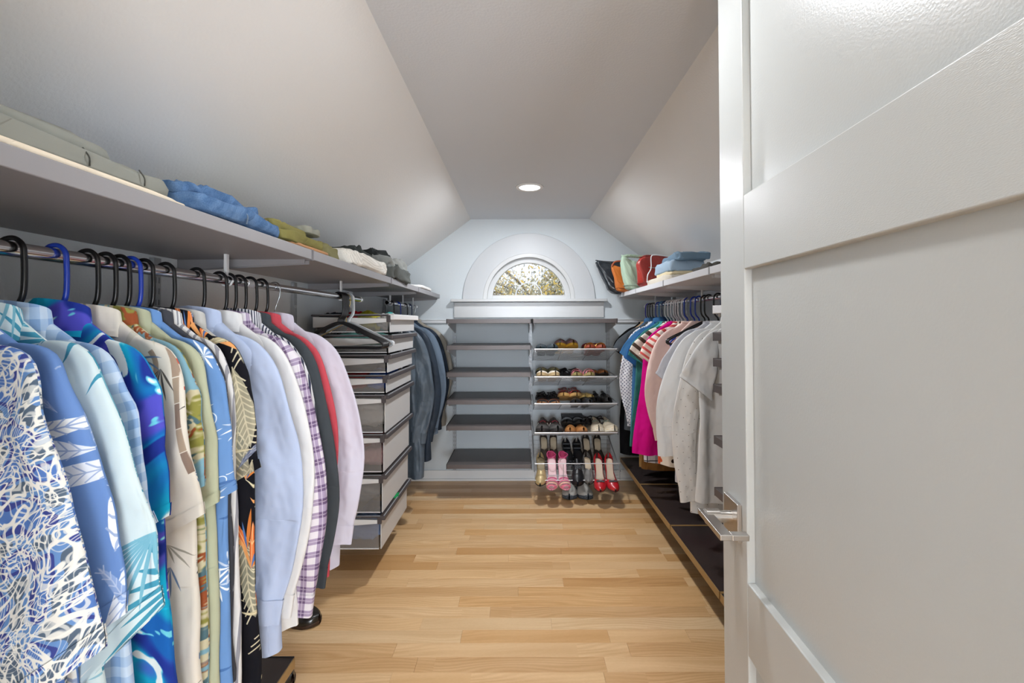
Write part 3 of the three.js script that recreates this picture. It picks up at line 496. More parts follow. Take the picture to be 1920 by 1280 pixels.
const PR = {
  paisley: painted(1024, 0.5, (x, y) => {
    const wx = noise2(x * 9, y * 9) * 0.02, wy = noise2(x * 9 + 50, y * 9) * 0.02;
    const n = noise2((x + wx) * 56, (y + wy) * 56), m = noise2((x + wx) * 34 + 9, (y + wy) * 34), swirl = Math.sin(Math.hypot(noise2(x * 10, y * 10), noise2(x * 10 + 33, y * 10)) * 34);
    const line = Math.max(smooth(0.29, 0.18, Math.abs(n)), 0.95 * smooth(0.12, 0.06, Math.abs(m)), 0.75 * smooth(0.45, 0.8, swirl + 0.4 * n));
    const d = noise2(x * 16 + 9, y * 16), ground = d > 0.3 ? [86, 122, 186] : d > 0 ? [62, 72, 140] : d > -0.35 ? [104, 142, 194] : [88, 104, 122];
    return mixc(ground, [234, 232, 224], line);
  }),
  blueLeaf: drawn(1024, 0.42, (k, px) => { fill(k, px, '#6a8cc4'); scatter(px, 3, 14, (x, y, a, b, c) => leafShape(k, x, y, 320 + a * 120, 60 + b * 40, c * 6.28, a > 0.5 ? '#eef0ee' : '#dfe5ee', '#9fb1d2', 9)); scatter(px, 4, 8, (x, y, a, b, c) => leafShape(k, x, y, 150 + a * 70, 26, c * 6.28, '#8fa8d4', '#b9c8e2', 6)); }),
  aquaPalm: drawn(1024, 0.46, (k, px) => { fill(k, px, '#cfe0e2'); scatter(px, 8, 12, (x, y, a, b, c) => frond(k, x, y, 210 + a * 60, c * 6.28, b > 0.6 ? '#8fbecd' : '#eef2ec', 9, 2.8)); scatter(px, 7, 12, (x, y, a, b, c) => frond(k, x, y, 240 + a * 60, c * 6.28, b > 0.4 ? '#4795ae' : '#79b4c6')); scatter(px, 12, 6, (x, y, a, b, c) => leafShape(k, x, y, 80, 26, c * 6.28, '#eef1ea')); }),
  blueGingham: painted(128, 0.032, (x, y) => { const p = (x / 0.032) % 1 < 0.5, q = (y / 0.032) % 1 < 0.5; return p && q ? [138, 170, 212] : p || q ? [170, 196, 226] : [196, 214, 234]; }),
  ocean: painted(768, 0.75, (x, y) => {
    const u = x + noise2(x * 4, y * 4) * 0.12, v = y + noise2(x * 4 + 9, y * 4) * 0.12, n = noise2(u * 3.2, v * 4.5), m = noise2(u * 7 + 5, v * 9), f = noise2(u * 26, v * 26);
    let c = mixc([30, 100, 178], [24, 164, 200], smooth(-0.35, 0.4, n + 0.3 * m)); c = mixc(c, [84, 82, 190], smooth(0.2, 0.45, noise2(u * 4 + 40, v * 4))); c = mixc(c, [34, 52, 140], smooth(0.3, 0.55, noise2(u * 5 + 70, v * 5)));
    c = mixc(c, [112, 206, 222], smooth(0.42, 0.5, m * 0.8 + 0.25 * f)); return mixc(c, [226, 236, 234], smooth(0.56, 0.62, m * 0.9 + 0.3 * f + 0.15 * n));
  }),
  bamboo: drawn(1024, 0.6, (k, px) => { fill(k, px, '#ddd6c8'); scatter(px, 21, 9, (x, y, a, b, c) => leafShape(k, x, y, 260, 30, 1.2 + c, '#cfc9b8', null)); scatter(px, 22, 9, (x, y, a, b) => { k.save(); k.translate(x, y); k.rotate(-0.25 + 0.5 * a); k.fillStyle = '#a08c7a'; for (let i = 0; i < 5; i++) { k.fillRect(-8, i * 84, 16, 81); k.fillStyle = i % 2 ? '#8c786a' : '#a5937f'; } k.restore(); });
    scatter(px, 23, 34, (x, y, a, b, c) => frond(k, x, y, 110, 1.57 + (a - 0.5), b > 0.6 ? '#6a7f9c' : b > 0.3 ? '#57534e' : '#9a9484', 5, 1.4)); scatter(px, 24, 7, (x, y, a, b, c) => leafShape(k, x, y, 70, 12, c * 6.28, '#cf5a43')); }),
  tapestry: painted(512, 0.5, (x, y) => { const u = x + noise2(x * 8, y * 8) * 0.04, n = noise2(u * 6, y * 6), m = noise2(u * 8 + 20, y * 7), f = noise2(u * 60, y * 60); let c = [198, 190, 158]; c = mixc(c, [140, 138, 70], smooth(0, 0.3, n + 0.3 * f)); c = mixc(c, [150, 80, 48], smooth(0.3, 0.5, m + 0.35 * f)); c = mixc(c, [126, 168, 184], smooth(0.15, 0.4, -n + 0.3 * f)); return mixc(c, [82, 110, 118], smooth(0.45, 0.6, noise2(u * 10 + 60, y * 10) + 0.3 * f)); }),
  blueFloral: drawn(512, 0.3, (k, px) => { fill(k, px, '#6b93c8'); scatter(px, 31, 10, (x, y, a, b, c) => { for (let i = 0; i < 9; i++) leafShape(k, x, y, 44 + a * 20, 7, i * 0.7 + c * 6, i % 3 ? '#eef1f2' : '#c3d2e6'); }); scatter(px, 32, 14, (x, y, a, b, c) => { k.strokeStyle = '#dfe7ef'; k.lineWidth = 3; k.beginPath(); k.arc(x, y, 14 + a * 16, c * 6, c * 6 + 3); k.stroke(); }); scatter(px, 33, 12, (x, y, a, b, c) => leafShape(k, x, y, 60, 10, c * 6.28, '#4e74ad')); }),
  strelitzia: drawn(1024, 0.55, (k, px) => { fill(k, px, '#17171d'); scatter(px, 44, 18, (x, y, a, b, c) => leafShape(k, x, y, 380, 74, 1.2 + c * 0.9, b > 0.5 ? '#a39d86' : '#8e8c7a', '#cfc6a8', 12)); scatter(px, 41, 5, (x, y, a, b, c) => leafShape(k, x, y, 300, 52, 4.2 + c, '#c5b493', '#8c7d5e', 12)); scatter(px, 45, 8, (x, y, a, b, c) => leafShape(k, x, y, 200, 26, c * 6.28, '#6d7488', '#9aa0b0', 8));
    scatter(px, 42, 15, (x, y, a, b, c) => { const g = 4.2 + c * 0.8; leafShape(k, x, y, 190, 20, g, '#dd7440', '#f0c58a', 2); leafShape(k, x, y, 170, 17, g + 0.45, '#e0853f', null); leafShape(k, x, y, 140, 15, g - 0.4, '#e9a566', null); leafShape(k, x, y, 120, 8, g + 0.2, '#4f74ae', null); leafShape(k, x, y, 210, 15, g + 2.2, '#c9bd98', '#e8ddba', 2); }); }),
  greyFloral: drawn(256, 0.2, (k, px) => { fill(k, px, '#44464c'); scatter(px, 51, 8, (x, y, a, b, c) => leafShape(k, x, y, 70, 14, c * 6.28, a > 0.5 ? '#8d8f95' : '#6a6d74', '#b9b9b9', 5)); }),
  greyStripe: painted([64, 8], [0.014, 0.02], (x) => { const p = x / 0.014; return p < 0.34 ? [146, 146, 152] : [222, 221, 218]; }),
  navyStripe: painted([64, 8], [0.0085, 0.02], (x) => (x / 0.0085 < 0.42 ? [58, 62, 84] : [226, 226, 228])),
  purpleCheck: painted(128, 0.034, (x, y) => { const p = x / 0.034, q = y / 0.034, a = p < 0.46, b = q < 0.46; let c = a && b ? [112, 92, 124] : a || b ? [168, 152, 178] : [226, 221, 226]; if (Math.abs(p - 0.23) < 0.03 || Math.abs(q - 0.23) < 0.03) c = mixc(c, [232, 224, 232], 0.55); return c; }),
  oxford: painted(64, 0.012, (x, y) => { const k = 4 * Math.sin(x * 5200) * Math.sin(y * 5200); return [184 + k, 198 + k, 226 + k]; }),
  navyDot: painted(96, [0.024, 0.024], (x, y) => { const d = (a, b) => Math.hypot(x - a, y - b); return Math.min(d(0.006, 0.006), d(0.018, 0.018)) < 0.0036 ? [44, 52, 92] : [232, 232, 236]; }),
  smallDot: painted(128, [0.05, 0.05], (x, y) => { const d = (a, b) => Math.hypot(x - a, y - b); return Math.min(d(0.012, 0.012), d(0.037, 0.037)) < 0.0018 ? [130, 120, 116] : [228, 226, 222]; }),
  coralStripe: painted([8, 64], [0.02, 0.034], (x, y) => (y / 0.034 < 0.4 ? [216, 96, 92] : [240, 224, 212])),
  brownStripe: painted([8, 64], [0.02, 0.05], (x, y) => (y / 0.05 < 0.4 ? [86, 72, 62] : [232, 224, 210])),
  leopard: drawn(256, 0.16, (k, px) => { fill(k, px, '#efe3d2'); scatter(px, 61, 15, (x, y, a, b, c) => { k.fillStyle = a > 0.6 ? '#d9603a' : '#2a1d18'; k.beginPath(); k.ellipse(x, y, 16 + 9 * b, 11 + 6 * c, a * 6, 0, 6.28); k.fill(); }); }),
  greyPlaid: painted(128, [0.16, 0.16], (x, y) => { const p = x / 0.16, q = y / 0.16, a = (p > 0.1 && p < 0.4), b = (q > 0.1 && q < 0.4); let c = a && b ? [104, 106, 116] : a || b ? [164, 166, 176] : [226, 226, 230]; return Math.abs(p - 0.7) < 0.02 || Math.abs(q - 0.7) < 0.02 ? [70, 72, 80] : c; }),
  denim: painted(256, 0.2, (x, y) => { const n = noise2(x * 300, y * 300) * 12 + noise2(x * 30, y * 30) * 14 + (Math.sin((x + y) * 5200) * 6); return [84 + n, 114 + n, 152 + n]; }),
  knit: painted(128, 0.05, (x, y) => { const k = 12 * Math.sin(x * 1250) + 8 * Math.sin(y * 900 + 2 * Math.sin(x * 1250)); return [218 + k, 214 + k, 205 + k]; }),
};
const C = (h, more) => cloth(h, more);
// ---- the left row, from the camera to the drawers
const LR = [
  // z, hanger, label, options
  [0.60, 0, 'blue, navy and cream paisley short-sleeved shirt, nearest on the left rod', { mat: print(PR.paisley), sleeves: 'short', len: 0.86, w: 1.05, tilt: 0.15, reach: 1.4, forward: 0.03, sleeveW: 1.15 }, 'black'],
  [0.643, 0, 'mid-blue short-sleeved shirt printed with big white leaves', { mat: print(PR.blueLeaf), sleeves: 'short', len: 0.84, tilt: 0.16, reach: 1.35, forward: 0.018, sleeveW: 1.1 }, 'black'],
  [0.684, 0, 'pale aqua short-sleeved shirt printed with teal palm fronds', { mat: print(PR.aquaPalm), sleeves: 'short', len: 0.86, tilt: 0.16, reach: 1.5, w: 1.0, forward: 0.022, sleeveW: 1.3, slant: 0.8 }, 'black'],
  [0.728, 1, 'light blue gingham short-sleeved shirt between the palm shirts', { mat: print(PR.blueGingham), sleeves: 'short', len: 0.84, tilt: 0.1, reach: 1.05 }, 'black'],
  [0.797, 1, 'vivid blue, turquoise and purple painterly shirt with white spray', { mat: print(PR.ocean), sleeves: 'short', len: 0.82, w: 1.03, tilt: 0.03, reach: 1.05, collarH: 0.042 }, 'blue'],
  [0.856, 1, 'cream shirt printed with brown bamboo stalks and grey leaves', { mat: print(PR.bamboo), sleeves: 'short', len: 0.84, tilt: 0.03, reach: 1.15, w: 1.04, forward: 0.012 }, 'black'],
  [0.894, 1, 'olive, rust and pale blue tapestry-print shirt', { mat: print(PR.tapestry), sleeves: 'short', len: 0.8, tilt: 0.0, w: 1.0, reach: 1 }, 'black'],
  [0.925, 1, 'plain sage green short-sleeved shirt', { mat: C(0xb4b89c), sleeves: 'short', len: 0.8, tilt: 0.0, reach: 1.15 }, 'black'],
  [0.952, 1, 'blue shirt with white floral sprays', { mat: print(PR.blueFloral), sleeves: 'short', len: 0.8, tilt: 0.03, reach: 1.12, w: 1.04 }, 'blue'],
  [0.985, 1, 'charcoal shirt with grey leaf print', { mat: print(PR.greyFloral), sleeves: 'short', len: 0.78, tilt: -0.06 }, 'black'],
  [1.012, 1, 'white and grey striped shirt beside the charcoal leaf print', { mat: print(PR.greyStripe), sleeves: 'short', len: 0.84, tilt: -0.05 }, null],
  [1.045, 1, 'black shirt printed with orange bird-of-paradise flowers and tan leaves', { mat: print(PR.strelitzia), sleeves: 'short', len: 0.86, tilt: 0.05, reach: 1.05, w: 1.06, forward: 0.026 }, 'black'],
  [1.085, 1, 'off-white long-sleeved shirt behind the bird-of-paradise shirt', { mat: C(0xc6c4be), sleeves: 'long', len: 0.86, reach: 0.95, w: 0.86, tilt: -0.3, forward: -0.01, sleeveW: 0.8 }, null],
  [1.145, 1, 'pale blue dress shirt with long sleeve, in the middle of the left row', { mat: print(PR.oxford), sleeves: 'long', len: 0.84, reach: 1.03, w: 1.02, collarH: 0.042, forward: 0.02, sleeveW: 1.1, th: 0.028 }, 'black'],
  [1.232, 1, 'plain white dress shirt next to the pale blue one', { mat: C(0xe6e5e3), sleeves: 'long', len: 0.84, reach: 1.08, forward: 0.014 }, 'black'],
  [1.272, 1, 'purple and white check long-sleeved shirt', { mat: print(PR.purpleCheck), sleeves: 'long', len: 0.82, reach: 1.14, w: 1.02, tilt: 0.03, sleeveTh: 0.022 }, 'black'],
  [1.318, 1, 'navy and white pinstriped dress shirt', { mat: print(PR.navyStripe), sleeves: 'long', len: 0.82, reach: 1.02, collarH: 0.042, forward: 0.004, tilt: -0.08 }, 'black'],
  [1.372, 1, 'charcoal dress shirt between the pinstripe and the red one', { mat: C(0x44494d), sleeves: 'long', len: 0.82, reach: 1.12, tilt: 0.02, forward: 0.016 }, 'black'],
  [1.432, 1, 'coral red long-sleeved shirt', { mat: C(0xc8505a), sleeves: 'long', len: 0.82, reach: 0.95, tilt: -0.04, forward: 0.012 }, 'black'],
  [1.51, 1, 'pale lavender dress shirt, last of the shirts before the drawers', { mat: C(0xcfcbd8), sleeves: 'long', len: 0.82, reach: 1.02, w: 1.03, tilt: 0.05, forward: 0.0, sleeveW: 1.1 }, 'wire'],
];
const HK = { black: M.hangBlack, blue: M.hangBlue, wire: M.hangWire, navy: M.hangNavy, sky: M.hangSky, violet: M.hangViolet, white: M.hangWhite, grey: M.hangGrey };
const jit = rng(42);
for (const [d, , label, o, h] of LR) {
  const turn = (jit() - 0.5) * 0.07;
  garment({ ...o, label, x: RXL, z: -d, turn, group: 'shirts on the left rod' });
  if (h) hanger(RXL, -d, HK[h], (h === 'wire' ? 'thin steel hanger' : h + ' plastic hanger') + ' in the ' + label.replace(/,.*$/, '').replace(/ (between|next to|behind|beside|in the middle).*$/, ''), turn, 0, 'hangers on the left rod');
}
// empty hangers at the end of the left rod
for (let i = 0; i < 6; i++) hanger(RXL, -2.04 - i * 0.012, M.hangBlack, 'empty black plastic hanger in the bunch before the drawers', (i - 2.5) * 0.02, 1, 'empty black hangers at the end of the left rod');
hanger(RXL, -2.135, M.hangGold, 'empty thin brass-coloured hanger behind the black bunch', 0.05, 1); 
hanger(RXL, -2.15, M.hangGrey, 'empty grey plastic hanger nearest the drawers', 0.12, 1);
hanger(RXL, -2.17, M.hangWhite, 'empty white plastic hanger nearest the drawers', 0.2, 1);
// coats beyond the drawers
[[2.86, 'slate blue shiny rain jacket hanging beyond the drawers', { mat: C(0x4f5a64, { roughness: 0.45, specularIntensity: 0.6 }), len: 0.98, w: 1.0, th: 0.05, fold: 0.03, reach: 1.05 }, 'black'], [3.02, 'dark navy waxed jacket behind the slate blue one', { mat: C(0x2b343f, { roughness: 0.5 }), len: 0.92, w: 1.08, th: 0.045, fold: 0.02, collarMat: C(0x146a83), reach: 1.1 }, 'blue'],
  [3.2, 'slate grey suit jacket among the coats', { mat: C(0x5f6d7c), len: 0.8, w: 1.1, th: 0.04, reach: 1.02 }, 'black'], [3.33, 'navy blazer with gold buttons on the cuff', { mat: C(0x27303c), len: 0.8, w: 1.12, th: 0.035, reach: 0.98, buttons: 1 }, 'navy'], [3.46, 'light grey knitted cardigan, farthest of the coats', { mat: C(0xaeaba5, { map: PR.knit }), len: 0.8, w: 1.16, th: 0.035, reach: 0.9 }, 'wire']].forEach(([d, label, o, h]) => {
  const g = garment({ name: 'jacket', category: 'jacket', sleeves: 'long', collar: 'point', ...o, label, x: RXL, z: -d, turn: (jit() - 0.5) * 0.1, forward: 0.02, sleeveW: 1.12, sleeveTh: 0.03, group: 'coats beyond the drawers' });
  if (o.buttons) for (let i = 0; i < 3; i++) { const b = new THREE.SphereGeometry(0.008, 10, 8); b.scale(1, 1, 0.5); b.translate(0.235 + i * 0.004, -0.66 + i * 0.028, 0.06); part(g, 'button', plain(b), M.hangGold, 'gold cuff button'); }
  hanger(RXL, -d, HK[h], h + ' hanger carrying the ' + label.replace(/ (hanging|behind|among|with|on).*$/, '').replace(/,.*$/, ''), 0, 0, 'hangers on the coat rod');
});
// ---- the right row, from the window wall towards the door
[[3.40, 'long black dress at the far end of the right rod', { mat: C(0x101012), sleeves: 'tee', len: 1.0, w: 1.02, collar: 'neck' }, 'violet', 'dress'], [3.345, 'camel tan long-sleeved top beside the black dress', { mat: C(0xbd9c72), sleeves: 'long', len: 0.6, collar: 'neck', w: 0.98, reach: 0.62, tilt: -0.12, sleeveW: 0.8 }, 'black'], [3.29, 'denim blue blouse next to the tan top', { mat: C(0x45698f), sleeves: 'tee', len: 0.62 }, 'black'],
  [3.225, 'charcoal grey tee shirt with rolled sleeve', { mat: C(0x4b5055), sleeves: 'tee', len: 0.78, w: 1.07, collar: 'neck', tilt: 0.1 }, 'black'], [3.145, 'white sleeveless tunic with navy polka dots', { mat: print(PR.navyDot), sleeves: 'long', len: 0.74, w: 1.04, reach: 0.95, collar: 'neck' }, 'blue'],
  [3.07, 'medium blue blouse with cuffed short sleeves', { mat: C(0x3f6f9d), sleeves: 'tee', len: 0.76, w: 1.04, tilt: 0.05, reach: 1.1 }, 'sky'], [3.005, 'deep blue tee shirt beside the medium blue blouse', { mat: C(0x2f5f96), sleeves: 'tee', len: 0.72, collar: 'neck', reach: 1.2, tilt: 0.03 }, 'navy'], [2.945, 'dark teal green top beside the deep blue tee', { mat: C(0x3f7c78), sleeves: 'tee', len: 0.82, w: 1.1, flare: 0.1, collar: 'neck', tilt: -0.1 }, 'white'],
  [2.89, 'turquoise top beside the brown striped tee', { mat: C(0x59c0bd), sleeves: 'tee', len: 0.7, collar: 'neck', w: 0.98, tilt: -0.1 }, 'white'], [2.83, 'brown and cream striped tee shirt', { mat: print(PR.brownStripe), sleeves: 'tee', len: 0.62, collar: 'neck', w: 1.0, tilt: 0.1 }, 'white'], [2.78, 'grey plaid dress with hem below the magenta top', { mat: print(PR.greyPlaid), sleeves: null, len: 0.87, collar: 'neck', w: 0.98 }, 'white', 'dress'],
  [2.745, 'crimson red long thin top against the magenta tunic', { mat: C(0xb81f4f), sleeves: null, len: 0.66, collar: 'neck', w: 1.1 }, 'white'], [2.70, 'magenta pink long tunic', { mat: C(0xd30f86), sleeves: null, len: 0.8, collar: 'neck', w: 1.2, flare: 0.16 }, 'white'], [2.64, 'coral and cream striped tee shirt', { mat: print(PR.coralStripe), sleeves: 'tee', len: 0.6, collar: 'neck', w: 1.0, tilt: 0.04 }, 'white'],
  [2.56, 'cream top with black and orange animal print hem', { mat: print(PR.leopard), sleeves: null, len: 0.82, collar: 'neck', w: 0.86 }, 'grey'], [2.50, 'pale pink blouse with long cuffed sleeve', { mat: C(0xeccfc6), sleeves: 'long', len: 0.66, w: 1.05, reach: 0.88, collar: 'neck', forward: 0.02, sleeveW: 1.05 }, 'blue'], [2.435, 'blush pink sleeveless top with a low neck hanging on the bare black hangers', { mat: C(0xe0c3b9), sleeves: null, len: 0.7, collar: 'none', w: 0.8, th: 0.02 }, 'blue'],
  [2.20, 'pale grey lavender tee shirt with folded sleeve', { mat: C(0xc4c4ca), sleeves: 'tee', len: 0.79, w: 1.02, collar: 'neck', tilt: 0.12, reach: 1.35 }, 'black'], [2.12, 'sheer white long-sleeved blouse', { mat: C(0xe3e4e4), sleeves: 'long', len: 0.66, w: 0.98, reach: 0.9, tilt: 0.2, collar: 'neck', sleeveW: 0.85 }, 'navy'],
  [2.03, 'white button-cuffed shirt speckled with small dark dots', { mat: print(PR.smallDot), sleeves: 'long', len: 0.86, w: 1.0, reach: 1.13, tilt: 0.06, forward: 0.026, sleeveW: 0.95 }, 'navy'], [1.94, 'white short-sleeved tee, nearest the door on the right rod', { mat: C(0xe2e2e0), sleeves: 'tee', len: 0.78, w: 1.05, tilt: 0.04, reach: 1.2, collar: 'neck', forward: 0.03 }, 'wire']].forEach(([d, label, o, h, category]) => {
  const turn = (jit() - 0.5) * 0.06, name = category ?? (/tunic|top|blouse/.test(label) ? label.match(/tunic|top|blouse/)[0] : /tee/.test(label) ? 'tee_shirt' : 'shirt');
  garment({ ...o, name, category: category ?? name.replace('_', ' '), label, x: RXR, z: -d, turn, group: 'clothes on the right rod' });
  hanger(RXR, -d, HK[h], (h === 'wire' ? 'thin steel' : h) + ' hanger holding the ' + label.replace(/,.*$/, '').replace(/ (at the|beside|next to|with|hanging).*$/, ''), turn, 0, 'hangers on the right rod');
});
hanger(RXR, -2.36, M.hangBlack, 'bare black hanger sticking out over the blush pink top', 0.06, 1, 'hangers on the right rod'); hanger(RXR, -2.31, M.hangBlack, 'second bare black hanger, just in front of the grey tee', -0.05, 1, 'hangers on the right rod');
for (const [z, label] of [[-2.60, 'royal blue hanger between the coral and the pink tops']]) hanger(RXR, z, M.hangBlue, label, 0);
// camel trousers and brown skirt reaching low
{
  const tr = thing('trousers', 'tan trousers hanging low behind the magenta tunic', 'trousers', [RXR + 0.01, RY - 0.2, -3.06]);
  for (const s of [-1, 1]) part(tr, 'trouser_leg', grid(20, 24, (u, v) => { const a = u * 6.2832, y = -v * 0.895; return [s * 0.012 + 0.11 * Math.cos(a) - 0.05, y, s * 0.016 + 0.013 * Math.sin(a) + 0.006 * noise2(Math.cos(a) * 2 + s, y * 3)]; }, true), C(0xb08a55));
  part(tr, 'waistband', bx(0.24, 0.03, 0.05, -0.05, 0, 0, 0.008), C(0xa37d49));
  const sk = thing('skirt', 'brown suede skirt hanging low under the pink blouse', 'skirt', [RXR + 0.02, RY - 0.2, -2.905]);
  part(sk, 'skirt_body', grid(40, 26, (u, v) => { const a = u * 6.2832, y = -v * 0.85, k = 1 + 0.25 * v; return [0.17 * k * Math.cos(a), y, (0.035 + 0.02 * v) * Math.sin(a) + 0.012 * v * noise2(Math.cos(a) * 4, y * 2)]; }, true), C(0x6d4a22, { roughness: 0.8 }));
  part(sk, 'waistband', bx(0.33, 0.03, 0.06, 0, 0, 0, 0.012), C(0x5f3f1c));
}

// ---------------------------------------------------------------- shoe racks and shoes
const RX0 = 0.095, RX1 = 0.672, RZF = -3.17, RZB = -3.52;
function shoeRack(y, label) {                                         // front rail at height y, grid falls away to the wall
  const t = thing('shoe_rack', label, 'shoe rack', [(RX0 + RX1) / 2, y, RZF], 0, 'wire shoe racks'), w = (RX1 - RX0) / 2, drop = 0.105, deep = RZF - RZB;
  const fr = cyl(0.0045, 0.0045, 2 * w, 10); fr.rotateZ(Math.PI / 2); part(t, 'front_rail', merge([fr, bx(2 * w, 0.009, 0.004, 0, 0, 0.001, 0.0015)]), M.steel);
  const wires = []; for (let i = 1; i <= 10; i++) { const k = i / 10, c = cyl(0.0022, 0.0022, 2 * w, 6); c.rotateZ(Math.PI / 2); c.translate(0, -drop * k, -deep * k); wires.push(c); }
  for (const x of [-w, -w / 3, w / 3, w]) wires.push(tube([[x, -0.002, 0], [x, -drop / 2 - 0.002, -deep / 2], [x, -drop - 0.002, -deep]], 0.0022, 4, 5));
  part(t, 'wire_grid', merge(wires), M.wire);
  for (const s of [-1, 1]) part(t, 'side_arm', merge([tube([[s * (w + 0.006), 0.002, 0.006], [s * (w + 0.006), 0.0, -deep / 2], [s * (w + 0.006), 0.002, -deep - 0.03]], 0.004, 6, 6), bx(0.004, 0.022, 0.05, s * (w + 0.008), -0.006, -0.03, 0.001)]), M.wire);
}
[[1.056, 'topmost wire shoe rack with yellow-edged clogs'], [0.863, 'second wire shoe rack from the top with pink sandals'], [0.676, 'middle wire shoe rack with red and grey sandals'], [0.474, 'fourth wire shoe rack from the top with grey trainers']].forEach(([y, l]) => shoeRack(y, l));
{
  const t = thing('shoe_rack', 'lowest wire shoe rack tilted forward with the high heels', 'shoe rack', [(RX0 + RX1) / 2, 0.17, -3.1], 0, 'wire shoe racks'), w = (RX1 - RX0) / 2, wires = [];
  for (let i = 0; i <= 9; i++) { const k = i / 9, c = cyl(0.0016, 0.0016, 2 * w, 5); c.rotateZ(Math.PI / 2); c.translate(0, 0.17 * k, -0.40 * k); wires.push(c); }
  part(t, 'wire_grid', merge(wires), M.wire);
  const r1 = cyl(0.003, 0.003, 2 * w, 8); r1.rotateZ(Math.PI / 2); const r2 = r1.clone(); r2.translate(0, 0.112, 0);
  part(t, 'front_rail', merge([r1]), M.steel); part(t, 'front_rail', r2, M.steel);
  part(t, 'front_uprights', merge([-1, -0.33, 0.33, 1].map((k) => { const c = cyl(0.002, 0.002, 0.112, 6); c.translate(k * w, 0.056, 0); return c; })), M.wire);
  for (const s of [-1, 1]) part(t, 'side_arm', tube([[s * (w + 0.004), 0.06, 0.0], [s * (w + 0.004), 0.11, -0.15], [s * (w + 0.004), 0.2, -0.43]], 0.004, 8, 6), M.wire);
}
function shoe(o) {                                                    // local: toe towards +z, sole at y = 0, length L
  const L_ = o.L ?? 0.24, Wd = (o.W ?? 0.084) / 2, H = o.heel ?? 0, st = o.sole ?? 0.008, pt = o.pointed ?? 0;
  const g = new THREE.Group(); g.name = numbered(o.name ?? 'shoe'); scene.add(g); describe(g, o.label, o.category ?? 'shoe', o.group ?? 'shoes');
  const curve = (o.mirror ? -1 : 1) * 0.008;
  const wid = (t) => { let w = ramp([[0, 0.66], [0.12, 0.72], [0.42, 0.64], [0.7, 1], [0.82, 0.95], [1, 0.8 - 0.3 * pt]], t); if (t < 0.14) w *= Math.sqrt(Math.max(0, 1 - Math.pow(1 - t / 0.14, 2))); if (t > 0.8) w *= Math.sqrt(Math.max(0, 1 - Math.pow((t - 0.8) / 0.2, 2 - 0.5 * pt))); return w * Wd; };
  const cx = (t) => curve * Math.sin(Math.PI * t), hb = (t) => H * (1 - smooth(0.02, 0.68, t)) + 0.006 * smooth(0.8, 1, t), zz = (t) => (t - 0.5) * L_;
  const slab = (k, y0, y1) => grid(16, 30, (u, v) => { const t = v * 0.998 + 0.001, a = u * 2 * Math.PI, sx = clamp(Math.cos(a) * 1.6, -1, 1), sy = clamp(Math.sin(a) * 1.6, -1, 1); return [cx(t) + sx * wid(t) * k, hb(t) + lerp(y0, y1, (sy + 1) / 2), zz(0.5 + (t - 0.5) * k)]; }, true);
  const solM = o.soleMat ?? std(0x2a2622, 0.7), up = o.upMat;
  part(g, 'sole', slab(1.02, 0, st), solM);
  part(g, 'insole', slab(0.9, st - 0.001, st + 0.0025), o.inMat ?? std(0xc9b08a, 0.7), 'inner sole');
  if (H > 0.02) {
    const hz = zz(0.09), hh = H + 0.003, wide = o.wedge ? 0 : o.block ? 0.022 : 0.016;
    if (o.wedge) part(g, 'wedge_heel', grid(16, 20, (u, v) => { const t = 0.01 + v * 0.6, a = u * 2 * Math.PI, sx = clamp(Math.cos(a) * 1.6, -1, 1), sy = clamp(Math.sin(a) * 1.6, -1, 1); return [cx(t) + sx * wid(t) * 0.98, lerp(0, hb(t) + 0.001, (sy + 1) / 2), zz(t)]; }, true), o.heelMat ?? solM);
    else { const c = cyl(wide * 1.15, o.block ? wide * 0.9 : 0.006, hh, 14); c.translate(0, hh / 2, hz); part(g, 'heel', c, o.heelMat ?? up); }
  } else if (o.style !== 'sandal' && o.style !== 'thong') part(g, 'heel', bx(Wd * 1.35, 0.012, L_ * 0.24, cx(0.12), 0.0045, zz(0.14), 0.004), solM);
  const strap = (t0, t1, h, m, name = 'strap', f = 1) => part(g, name, grid(18, 3, (u, v) => { const t = lerp(t0, t1, v), a = Math.PI * u, bump = 0.0025 * Math.sin(Math.PI * v); return [cx(t) + (wid(t) * f + bump) * Math.cos(a), hb(t) + st * 0.5 + (h + bump) * Math.pow(Math.sin(a), 0.75), zz(t)]; }), m);
  if (o.style === 'closed' || o.style === 'sneaker' || o.style === 'clog') {
    const sn = o.style === 'sneaker', tv = o.throat ?? (sn ? 0.5 : 0.62), hgt = (t) => ramp(sn ? [[0, 0.075], [0.3, 0.07], [0.5, 0.08], [0.75, 0.055], [1, 0.03]] : [[0, 0.055], [0.35, 0.05], [0.6, 0.052], [0.8, 0.04], [1, 0.022]], t) * (o.tall ?? 1);
    const open = (t) => lerp(Math.asin(clamp((sn ? 0.052 : lerp(0.044, 0.026, smooth(0, 0.35, t))) / Math.max(hgt(t), 0.001), 0.05, 0.97)), Math.PI / 2, smooth(tv - 0.16, tv, t));
    const t0 = o.style === 'clog' ? 0.42 : 0.004;
    for (const s of [-1, 1]) part(g, 'upper', grid(12, 34, (u, v) => { const t = lerp(t0, 0.996, v), ph = open(o.style === 'clog' ? Math.max(t, tv) : t) * u, puff = 1 + 0.06 * Math.sin(Math.PI * u); return [cx(t) + s * wid(t) * Math.cos(ph) * puff, hb(t) + st * 0.6 + hgt(t) * Math.pow(Math.sin(ph), 0.85), zz(t)]; }), up);
    if (o.bindMat) for (const s of [-1, 1]) part(g, 'binding', tube(Array.from({ length: 14 }, (_, i) => { const t = lerp(Math.max(t0, 0.006), tv, i / 13), ph = open(t); return [cx(t) + s * wid(t) * Math.cos(ph), hb(t) + st * 0.6 + hgt(t) * Math.pow(Math.sin(ph), 0.85), zz(t)]; }), 0.0025, 22, 6), o.bindMat);
